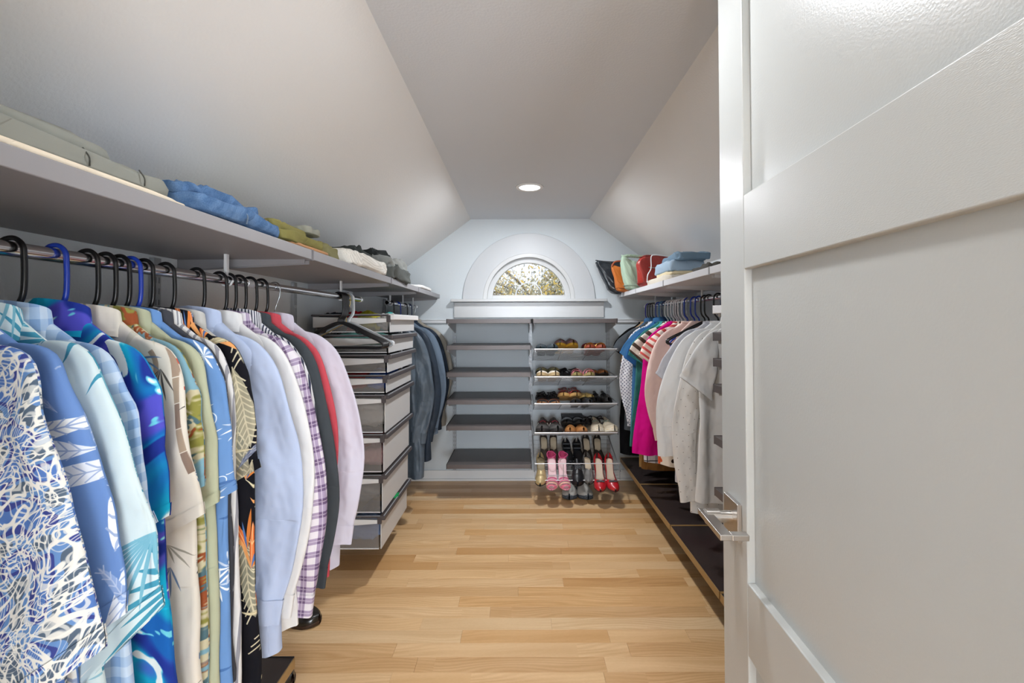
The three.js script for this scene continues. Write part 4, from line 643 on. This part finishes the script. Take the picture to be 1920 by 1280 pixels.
    if (sn) { const tg = part(g, 'tongue', grid(8, 8, (u, v) => { const t = lerp(0.3, 0.56, v), a = Math.PI * lerp(0.32, 0.68, u); return [cx(t) + wid(t) * 0.9 * Math.cos(a), hb(t) + st + 0.004 + lerp(0.092, 0.066, v) * Math.pow(Math.sin(a), 0.6), zz(t)]; }), o.tongueMat ?? up);
      const ls = []; for (let i = 0; i < 5; i++) { const t = lerp(0.4, 0.6, i / 4), h = hgt(t) + 0.006; for (const q of [-1, 1]) ls.push(tube([[cx(t) - q * 0.02, hb(t) + st * 0.6 + h * 0.9, zz(t - 0.02)], [cx(t), hb(t) + st * 0.6 + h + 0.003, zz(t)], [cx(t) + q * 0.02, hb(t) + st * 0.6 + h * 0.88, zz(t + 0.025)]], 0.002, 6, 5)); }
      part(tg, 'laces', merge(ls), o.laceMat ?? std(0xe4e2dc, 0.8));
      if (o.toeMat) part(g, 'toe_cap', grid(16, 6, (u, v) => { const t = lerp(0.84, 0.998, v), a = Math.PI * u; return [cx(t) + wid(t) * 1.04 * Math.cos(a), hb(t) + st * 0.5 + (hgt(t) * 0.75) * Math.pow(Math.sin(a), 0.85) * 1.03, zz(t) + 0.002]; }), o.toeMat);
      if (o.stripeMat) for (const s of [-1, 1]) part(g, 'side_stripe', merge([0.3, 0.42, 0.54].map((t) => tube([[cx(t) + s * wid(t) * 1.03, hb(t) + st, zz(t)], [cx(t) + s * wid(t) * 1.0, hb(t) + st + 0.03, zz(t + 0.03)], [cx(t) + s * wid(t) * 0.8, hb(t) + st + 0.05, zz(t + 0.06)]], 0.0026, 8, 5))), o.stripeMat); }
    if (o.strapAt) strap(o.strapAt - 0.03, o.strapAt + 0.03, 0.062, o.strapMat ?? up);
    if (o.bowMat) part(g, 'bow', merge([bx(0.056, 0.007, 0.014, cx(0.76), hb(0.76) + st + hgt(0.76) * 0.92, zz(0.77), 0.003), (() => { const q = pillow(0.014, 0.012, 0.014, 1, 1, 0, 0, 9, 10, 8); q.translate(cx(0.76), hb(0.76) + st + hgt(0.76) * 0.95, zz(0.78)); return q; })()]), o.bowMat);
  } else if (o.style === 'sandal') {
    (o.straps ?? [[0.62, 0.68], [0.76, 0.86]]).forEach(([a, b, h, m]) => strap(a, b, h ?? 0.04, m ?? up));
    if (o.ankle) { part(g, 'heel_counter', grid(16, 5, (u, v) => { const a = Math.PI * (1 + u), t = 0.12; return [cx(t) + wid(t) * Math.cos(a), hb(0.05) + st * 0.6 + v * 0.06 * (0.6 + 0.4 * Math.abs(Math.sin(a))), zz(t) + 0.028 * Math.sin(a)]; }), o.ankleMat ?? up);
      part(g, 'ankle_strap', tube(Array.from({ length: 16 }, (_, i) => { const a = i / 16 * 2 * Math.PI; return [0.03 * Math.cos(a), hb(0.1) + st + 0.06 + 0.006 * Math.sin(a * 2), zz(0.2) + 0.036 * Math.sin(a)]; }), 0.0036, 40, 6, true), o.ankleMat ?? up); }
  } else if (o.style === 'thong') {
    part(g, 'thong_straps', merge([-1, 1].map((s) => tube([[cx(0.8), hb(0.8) + st, zz(0.8)], [cx(0.7) + s * 0.016, hb(0.7) + st + 0.026, zz(0.7)], [cx(0.5) + s * wid(0.5) * 0.95, hb(0.5) + st, zz(0.46)]], 0.0045, 16, 6))), up);
  }
  return g;
}
const SH = (c, r = 0.5, more) => std(c, r, more), PAT = (c) => new THREE.MeshPhysicalMaterial({ color: c, roughness: 0.3, clearcoat: 0.6, clearcoatRoughness: 0.15, side: THREE.DoubleSide });
const SLOPE = -Math.atan(0.105 / 0.35);
// a pair on a sloped rack: x of the two shoes, row 'front' or 'back'
function pair(rackY, xs, row, what, o) {
  xs.forEach((x, i) => {
    const side = i ? 'right' : 'left', k = row === 'front' ? 0.36 : 0.64, s = shoe({ ...o, label: side + ' shoe of the ' + what, mirror: i === 1 });
    const z = RZF + (RZB - RZF) * k + (row === 'front' ? 0.012 : -0.01), y = rackY + 0.105 / 0.35 * (z - RZF) + 0.006 + (row === 'back' ? 0.016 : 0) + (o.lift ?? 0);
    s.position.set(x, y, z); s.rotation.set(SLOPE + (o.pitch ?? 0), (o.turn ?? 0) + (i ? 0.05 : -0.05), 0, 'XYZ');
  });
}
const tan = SH(0xc99a5e, 0.6), cork = SH(0xd2a765, 0.7), cream = SH(0xe3d9c8, 0.7), black = SH(0x18181a, 0.4), beige = SH(0xcdbfa6, 0.7);
pair(1.056, [0.145, 0.228], 'front', 'dark slate flats on the top rack', { style: 'closed', upMat: SH(0x3f474c), inMat: SH(0x565f66), soleMat: SH(0x1e2d33), L: 0.235 });
pair(1.056, [0.292, 0.378], 'back', 'yellow-edged clogs with plum lining', { style: 'clog', upMat: SH(0x7b5a58), inMat: SH(0x8a6a66), bindMat: SH(0xc79a2c), soleMat: SH(0xc0932a), L: 0.25, W: 0.095, sole: 0.018, lift: 0.03, tall: 1.3 });
pair(1.056, [0.492, 0.566], 'front', 'rust brown sandals with cork soles', { style: 'sandal', upMat: SH(0xa94f35), inMat: SH(0xb26a42), soleMat: SH(0x8a3f2a), sole: 0.02, L: 0.24, straps: [[0.4, 0.56, 0.045], [0.66, 0.88, 0.036, SH(0xd8a95a)]] });
pair(1.056, [0.488, 0.560], 'back', 'dark red slippers behind the rust sandals', { style: 'clog', upMat: SH(0x7d1f2c), inMat: SH(0x5d1a22), L: 0.22, lift: 0.02 });
pair(0.863, [0.150, 0.238], 'front', 'cream wedge slides on the second rack', { style: 'clog', upMat: cream, inMat: SH(0xc9b49a), soleMat: SH(0xb39b74), sole: 0.022, L: 0.24, tall: 0.85 });
pair(0.863, [0.152, 0.245], 'back', 'olive and tan striped loafers behind the cream slides', { style: 'closed', upMat: SH(0x77704f), inMat: SH(0x9a8a68), bindMat: cream, L: 0.25, lift: 0.035, W: 0.092 });
pair(0.863, [0.318, 0.402], 'back', 'black strappy flats on the second rack', { style: 'sandal', upMat: black, inMat: SH(0x242424), soleMat: black, L: 0.22, ankle: 1, straps: [[0.62, 0.9, 0.04]], lift: 0.02 });
pair(0.863, [0.398, 0.486], 'front', 'pink thong sandals with olive footbeds', { style: 'sandal', upMat: SH(0xd97f8a), inMat: SH(0xb8a06a), soleMat: SH(0x8f8150), sole: 0.02, L: 0.24, straps: [[0.46, 0.5, 0.05], [0.74, 0.8, 0.05], [0.88, 0.93, 0.03]] });
pair(0.863, [0.533, 0.606], 'back', 'brown ballet flats at the right of the second rack', { style: 'closed', upMat: SH(0x8e5a30), inMat: SH(0xa8763f), L: 0.23, lift: 0.018 });
pair(0.676, [0.150, 0.238], 'back', 'black fisherman sandals with brown linings', { style: 'sandal', upMat: SH(0x1d1d20), inMat: SH(0x7a4a3c), soleMat: black, L: 0.25, W: 0.09, ankle: 1, straps: [[0.42, 0.49, 0.06], [0.54, 0.61, 0.055], [0.66, 0.73, 0.048], [0.78, 0.88, 0.036]], lift: 0.03 });
pair(0.676, [0.152, 0.243], 'front', 'tan open sandals in front of the black fisherman sandals', { style: 'sandal', upMat: SH(0xb87650), inMat: SH(0xc98f66), soleMat: SH(0x8d6038), L: 0.22, straps: [[0.6, 0.74, 0.036]], lift: -0.004 });
pair(0.676, [0.316, 0.400], 'back', 'red and grey strapped sport sandals', { style: 'sandal', upMat: SH(0xa84540), inMat: SH(0xc39a5e), soleMat: cork, sole: 0.022, L: 0.25, W: 0.094, ankle: 1, straps: [[0.34, 0.44, 0.075, SH(0x9aa0a6)], [0.5, 0.58, 0.066], [0.62, 0.7, 0.055, SH(0x9aa0a6)], [0.78, 0.9, 0.038]], lift: 0.045 });
pair(0.676, [0.388, 0.478], 'front', 'black ballet flats with rounded toes on the middle rack', { style: 'closed', upMat: SH(0x1f2226, 0.35), inMat: SH(0x3a3a3c), L: 0.225, lift: -0.006 });
pair(0.676, [0.452, 0.492], 'back', 'gold and black pumps turned sideways on the middle rack', { style: 'closed', upMat: SH(0xd3b36a), inMat: black, L: 0.2, W: 0.07, lift: 0.03, turn: 0.25 });
pair(0.676, [0.553, 0.632], 'back', 'black lace-up shoes at the right of the middle rack', { style: 'sneaker', upMat: SH(0x201d1b, 0.4), inMat: black, laceMat: black, soleMat: black, L: 0.23, tall: 0.85, lift: 0.005 });
pair(0.474, [0.152, 0.252], 'front', 'grey and black trainers with white side lines', { style: 'sneaker', upMat: SH(0x565452), inMat: black, stripeMat: SH(0xd9d5cc), soleMat: SH(0x2d2b2a), laceMat: SH(0x8a3d44), L: 0.25, W: 0.1, sole: 0.02, tall: 0.9 });
pair(0.474, [0.160, 0.244], 'back', 'dark brown moccasins behind the trainers', { style: 'closed', upMat: SH(0x4a2f26), inMat: SH(0x8a5c43), bindMat: SH(0x9a6c4d), L: 0.24, lift: 0.04 });
pair(0.474, [0.350, 0.434], 'front', 'woven tan flats with ruched toes', { style: 'closed', upMat: SH(0xb37a45), inMat: SH(0x8a5a35), bindMat: SH(0x8c5a30), soleMat: SH(0x9c6d45), L: 0.225 });
pair(0.474, [0.338, 0.428], 'back', 'shiny black loafers behind the woven flats', { style: 'closed', upMat: PAT(0x141517), inMat: black, L: 0.25, W: 0.092, lift: 0.05 });
pair(0.474, [0.535, 0.632], 'front', 'beige canvas trainers with white toes', { style: 'sneaker', upMat: beige, inMat: SH(0xb7b2a2), toeMat: SH(0xd9c7a6), soleMat: SH(0xe2dccb), laceMat: SH(0x9aa08e), L: 0.25, W: 0.1, sole: 0.022, turn: 0.12, tall: 0.9 });
pair(0.474, [0.510, 0.590], 'back', 'dark slingbacks with leopard lining', { style: 'sandal', upMat: SH(0x2a201b), inMat: SH(0x5c4632), soleMat: black, L: 0.23, ankle: 1, straps: [[0.7, 0.95, 0.04]], lift: 0.045 });
// black shoe box at the back of the fourth rack
{ const t = thing('shoe_box', 'black box standing behind the shoes on the fourth rack', 'box', [0.395, 0.405, -3.50]); part(t, 'box_body', bx(0.16, 0.11, 0.07, 0, 0.065, 0, 0.003), SH(0x141416)); part(t, 'lid', bx(0.166, 0.02, 0.074, 0, 0.118, 0, 0.003), SH(0x1b1b1e)); }
// lowest rack: heels tipped forward
function heels(xs, z, y, tip, what, o) {
  xs.forEach((x, i) => { const s = shoe({ ...o, label: (i ? 'right' : 'left') + ' shoe of the ' + what, mirror: i === 1 }); s.position.set(x, y, z); s.rotation.set(tip, (i ? 1 : -1) * (o.splay ?? 0.03), 0); });
}
const nude = SH(0xc9b79b, 0.5);
heels([0.164, 0.249], -3.385, 0.268, 0.5, 'taupe pumps at the back left of the lowest rack', { style: 'closed', upMat: SH(0x4a4038), inMat: SH(0xbfae92), heel: 0.06, L: 0.23, W: 0.078, pointed: 0.5 });
heels([0.335, 0.428], -3.385, 0.262, 0.48, 'black loafers at the back of the lowest rack', { style: 'closed', upMat: SH(0x1a1c20, 0.35), inMat: SH(0x2e3338), L: 0.25, W: 0.09 });
heels([0.482, 0.578], -3.385, 0.262, 0.5, 'nude slingbacks with black trim at the back of the lowest rack', { style: 'closed', upMat: SH(0x2b2622), inMat: nude, heel: 0.05, L: 0.235, W: 0.08, pointed: 0.6 });
heels([0.132], -3.185, 0.175, 0.36, 'metallic gold pumps at the far left of the lowest rack', { style: 'closed', upMat: SH(0xc2ab7d, 0.35, { metalness: 0.3 }), inMat: SH(0x8f8060), heel: 0.06, L: 0.235, W: 0.08 });
heels([0.208, 0.298], -3.155, 0.158, 0.34, 'pink strappy high heels on the lowest rack', { style: 'sandal', upMat: SH(0xd8748c), inMat: SH(0xe6c3c4), soleMat: SH(0xd98fa0), heelMat: SH(0xd8a0aa), heel: 0.085, L: 0.24, W: 0.08, ankle: 1, ankleMat: SH(0xb03a68), straps: [[0.62, 0.67, 0.035, SH(0xc2406e)], [0.72, 0.77, 0.036], [0.8, 0.85, 0.032, SH(0xe8b49a)], [0.88, 0.96, 0.026, SH(0xe0788c)]], splay: 0.05 });
heels([0.385], -3.19, 0.172, 0.34, 'black walking shoes at the front of the lowest rack', { style: 'sneaker', upMat: SH(0x17181c, 0.4), inMat: SH(0x3b3f45), laceMat: SH(0x55585c), soleMat: black, L: 0.24, W: 0.09 });
heels([0.462], -3.19, 0.178, 0.34, 'black and white polka dot slingback heels on the lowest rack', { style: 'closed', upMat: std(0xffffff, 0.5, { map: painted(64, [0.02, 0.02], (x, y) => (Math.hypot(x - 0.01, y - 0.01) < 0.0045 ? [236, 232, 224] : [24, 22, 24])) }), inMat: nude, heel: 0.06, L: 0.23, W: 0.076, pointed: 0.5 });
heels([0.532, 0.622], -3.145, 0.155, 0.36, 'red patent pumps with grey bows on the lowest rack', { style: 'closed', upMat: PAT(0xb91f2a), inMat: SH(0xcbb9a3), soleMat: SH(0x54282a), heelMat: PAT(0xb91f2a), bowMat: SH(0x4a4648), heel: 0.085, L: 0.25, W: 0.084, throat: 0.78, splay: 0.04 });
// walking shoes on the floor
[0.345, 0.455].forEach((x, i) => { const s = shoe({ style: 'sneaker', label: (i ? 'right' : 'left') + ' grey hiking shoe standing on the floor below the racks', upMat: SH(0xb9b6ae, 0.8), inMat: SH(0x2b2b2d), toeMat: SH(0x5d656c), soleMat: SH(0x3a4046), laceMat: SH(0x22262c), stripeMat: SH(0x454a50), tongueMat: SH(0xa8a69e), L: 0.28, W: 0.108, sole: 0.022, mirror: i === 1 }); s.position.set(x, 0, -3.325); s.rotation.y = i ? 0.1 : -0.06; });
[[-0.90, -1.92, 'black polished shoe on the floor beneath the charcoal shirt'], [-0.85, -1.60, 'black oxford shoe on the floor past the low left shelf']].forEach(([x, z, label]) => { const s = shoe({ style: 'closed', label, upMat: PAT(0x15120f), inMat: SH(0x2c2119), soleMat: SH(0x3a2517), L: 0.3, W: 0.105, sole: 0.014, tall: 1.25 }); s.position.set(x - 0.08, 0, z); s.rotation.y = Math.PI / 2 - 0.2; });

// ---------------------------------------------------------------- folded clothes and bags on the upper shelves
const TOPL = 1.465, TOPR = 1.461;
function folded(name, label, category, at, layers, turn = 0) {        // layers: [w, h, l, x, z, colour or material, seed, part name]
  const t = thing(name, label, category, at, turn); let y = 0;
  layers.forEach(([w, h, l, x, z, m, seed, n, amp]) => { const g = pillow(w, h, l, 0.32, 0.28, amp ?? 0.008, seed, 11, 52, 18); g.translate(x, y + h / 2, z); part(t, n ?? 'fold', g, m.isMaterial ? m : cloth(m)); y += h * 0.86; });
  return t;
}
const seamTube = (t, pts, m, r = 0.0018) => part(t, 'seam', tube(pts, r, 20, 5), m);
{
  const g = cloth(0x8c8d85), t = folded('folded_trousers', 'folded grey cargo trousers on the near left shelf', 'trousers', [-0.79, TOPL + 0.01, -0.56], [[0.28, 0.03, 0.62, 0.0, -0.0, g, 1, 'lower_leg', 0.01], [0.27, 0.026, 0.52, -0.01, 0.05, g, 2, 'upper_leg', 0.01]]);
  part(t, 'pocket_flap', grid(24, 10, (u, v) => { const z = 0.26 - u * 0.36, k = 0.025 * noise2(u * 3, v); return [lerp(0.02, 0.152, v) - 0.02 * u, 0.053 - 0.022 * v * v + k * 0.25 - 0.012 * u * u, z]; }), cloth(0x97988f));
  seamTube(t, Array.from({ length: 12 }, (_, i) => { const u = i / 11; return [0.152 - 0.02 * u, 0.032 + 0.00625 * noise2(u * 3, 1) - 0.012 * u * u, 0.26 - u * 0.36]; }), cloth(0x4c4d48), 0.0022);
  for (const z of [-0.12, -0.22]) seamTube(t, [[0.141, 0.004, z], [0.144, 0.016, z + 0.004], [0.136, 0.03, z + 0.006]], cloth(0x787972), 0.0012);
  folded('folded_cloth', 'cream cloth lying under the grey cargo trousers', 'cloth', [-0.765, TOPL, -0.57], [[0.24, 0.012, 0.68, 0, 0, 0xe6d8c2, 5, 'fold', 0.003]]);
  const j = folded('folded_jeans', 'folded blue denim jeans on the left shelf', 'jeans', [-0.77, TOPL, -1.06], [[0.27, 0.044, 0.34, 0, 0, print(PR.denim), 7, 'lower_leg', 0.012], [0.22, 0.026, 0.24, 0.0, 0.04, print(PR.denim), 8, 'upper_leg', 0.016]], 0.04);
  seamTube(j, [[0.136, 0.006, 0.02], [0.138, 0.026, 0.02], [0.11, 0.05, 0.02]], cloth(0x9fb4cc)); seamTube(j, [[0.13, 0.03, -0.06], [0.12, 0.042, -0.1], [0.08, 0.05, -0.13]], cloth(0xc2a774));
  folded('folded_trousers', 'olive folded cargo shorts with orange trim on the left shelf', 'shorts', [-0.77, TOPL + 0.008, -1.37], [[0.25, 0.034, 0.26, 0, 0, 0x7d7746, 11, 'leg', 0.012], [0.2, 0.026, 0.2, 0, 0.03, 0x857e4c, 12, 'leg', 0.014], [0.1, 0.02, 0.08, 0.06, -0.08, 0x8c8c80, 13, 'pocket']]);
  folded('folded_cloth', 'orange striped cloth under the olive shorts', 'cloth', [-0.755, TOPL, -1.41], [[0.23, 0.012, 0.26, 0, 0, 0xb98a62, 14, 'fold', 0.003]]);
  folded('folded_garment', 'crumpled olive drab cloth beyond the olive shorts', 'cloth', [-0.73, TOPL, -1.585], [[0.15, 0.045, 0.1, 0, 0, 0x7c7753, 15, 'fold', 0.016]]);
  folded('folded_jumper', 'white ribbed jumper on the left shelf before the charcoal one', 'jumper', [-0.735, TOPL, -1.94], [[0.21, 0.062, 0.46, 0, 0, print(PR.knit), 16, 'fold', 0.012]]);
  folded('folded_jacket', 'dark charcoal jacket heaped behind the white jumper', 'jacket', [-0.87, TOPL, -2.12], [[0.28, 0.075, 0.8, 0, 0, 0x474b48, 17, 'body', 0.024], [0.22, 0.05, 0.5, 0.03, -0.12, 0x3f4341, 18, 'sleeve', 0.028], [0.16, 0.04, 0.22, 0.08, -0.24, 0x2c2f2e, 19, 'collar', 0.022]]);
  folded('folded_sweatshirt', 'heather grey sweatshirt with dangling sleeve at the end of the heap', 'sweatshirt', [-0.715, TOPL, -2.40], [[0.19, 0.06, 0.36, 0, 0, 0x5d605d, 20, 'body', 0.024], [0.13, 0.05, 0.3, 0.025, 0.03, 0x8f918d, 21, 'sleeve', 0.024]]);
  folded('folded_towel', 'thin white towel at the far end of the left shelf', 'towel', [-0.76, TOPL, -3.05], [[0.26, 0.022, 0.4, 0, 0, 0xe2e2df, 22, 'fold', 0.004]]);
  folded('folded_towel', 'beige towel under the rolled blue jeans on the right shelf', 'towel', [0.90, TOPR, -2.62], [[0.24, 0.04, 0.42, 0, 0, 0xcfc6b6, 23, 'fold', 0.008], [0.2, 0.024, 0.26, 0.0, 0.06, 0xd8c9a6, 24, 'fold', 0.006]]);
  folded('folded_jeans', 'pale blue rolled jeans on the right shelf', 'jeans', [0.90, TOPR + 0.052, -2.58], [[0.2, 0.07, 0.3, 0, 0, 0x9db1c2, 25, 'roll', 0.01], [0.18, 0.04, 0.28, 0.02, 0.06, 0x6f8698, 26, 'roll', 0.014]]);
  folded('folded_garment', 'dark crumpled garment toward the door on the right shelf', 'cloth', [0.94, TOPR, -2.13], [[0.2, 0.045, 0.24, 0, 0, 0x55534f, 27, 'fold', 0.018]]);
}
function bag(label, color, [x, y, z], turn, w, h, d, lean, o = {}) {
  const t = thing('handbag', label, 'handbag', [x, y, z], turn, 'handbags on the right shelf'), m = new THREE.MeshPhysicalMaterial({ color, roughness: o.rough ?? 0.45, side: THREE.DoubleSide, bumpMap: wrinkle, bumpScale: 0.006, clearcoat: o.coat ?? 0 });
  const seed = x * 31 + z * 17;
  const shape = (p) => { const k = (p[1] + h / 2) / h; p[0] *= lerp(1, o.taper ?? 0.9, k); p[2] *= lerp(1.1, 0.55, k); p[1] += (o.sag ?? 0.03) * Math.pow(Math.abs(p[0]) / (w / 2), 2) * k - (o.sag ?? 0.03) * 0.5 * k; p[2] += noise2(p[0] * 14 + seed, p[1] * 12) * 0.008; p[0] += lean * k * h; };
  const g = pillow(w, h, d, 0.35, 0.5, 0.006, seed, 9, 48, 24, shape); g.translate(0, h / 2, 0); part(t, 'bag_body', g, m);
  const top = (a) => { const p = [w / 2 * 0.92 * Math.cos(a), h / 2 * 0.97, d / 2 * 0.5 * Math.sin(a)]; shape(p); return [p[0], p[1] + h / 2, p[2]]; };
  part(t, 'top_binding', tube(Array.from({ length: 20 }, (_, i) => top(i / 20 * 6.2832)), 0.0035, 60, 6, true), o.trim ?? m);
  const a = top(0), b = top(Math.PI), st = o.strap ?? 0.1;
  part(t, 'strap', tube([[a[0], a[1] - 0.02, 0], [a[0] * 0.9 + b[0] * 0.1, a[1] + st * 0.7, 0.01], [(a[0] + b[0]) / 2, a[1] + st, 0.02], [a[0] * 0.1 + b[0] * 0.9, b[1] + st * 0.7, 0.01], [b[0], b[1] - 0.02, 0]], o.strapR ?? 0.006, 36, 8), o.strapMat ?? m);
  if (o.zip) part(t, 'zip', tube([[-w * 0.4, h * 0.62, d * 0.5], [0, h * 0.6, d * 0.54], [w * 0.4, h * 0.62, d * 0.5]], 0.003, 20, 6), M.nickel);
  part(t, 'base_seam', tube(Array.from({ length: 24 }, (_, i) => { const q = i / 24 * 6.2832; const p = [w / 2 * 0.99 * Math.sign(Math.cos(q)) * Math.pow(Math.abs(Math.cos(q)), 0.5), -h * 0.36, d / 2 * 1.0 * Math.sign(Math.sin(q)) * Math.pow(Math.abs(Math.sin(q)), 0.5)]; shape(p); return [p[0], p[1] + h / 2, p[2]]; }), 0.0028, 70, 6, true), m);
  return t;
}
bag('black leather tote bag leaning over the far end of the right shelf', 0x20282f, [0.79, TOPR - 0.01, -3.40], 0.1, 0.24, 0.25, 0.09, -0.42, { rough: 0.3, coat: 0.4, taper: 1.15, strap: -0.02, sag: 0.012 });
bag('orange leather bag tucked beside the black tote', 0xc7702c, [0.795, TOPR, -3.29], 0.25, 0.2, 0.19, 0.06, -0.25, { strap: 0.02, taper: 1.05, strapMat: std(0x9a4a26, 0.5) });
bag('mint green slouchy shoulder bag between the orange and the red bags', 0xa9c2ab, [0.85, TOPR, -3.15], 0.3, 0.27, 0.22, 0.1, -0.12, { strap: -0.01, strapR: 0.011, sag: 0.05, taper: 1.1, trim: std(0xbfd2c0, 0.5) });
bag('red leather handbag with white piping on the right shelf', 0xa02c22, [0.885, TOPR, -2.92], 0.5, 0.30, 0.2, 0.09, -0.05, { strap: 0.012, coat: 0.3, zip: 1, sag: -0.02, taper: 1.08 });
{
  const t = thing('plastic_hanger', 'white plastic hanger hooked over the red handbag', 'hanger', [0.80, TOPR + 0.19, -2.78]);
  part(t, 'bent_arm', tube([[0.15, 0.0, -0.06], [0.02, 0.004, 0], [0.004, -0.004, 0.004], [0, -0.08, 0.008], [-0.02, -0.12, 0.008], [-0.024, -0.165, 0.006]], 0.0035, 40, 6), M.hangWhite);
}
scene.environment = null;
scene.traverse((o) => { if (o.isMesh) { o.castShadow = true; o.receiveShadow = true; } });
renderer.render(scene, camera);
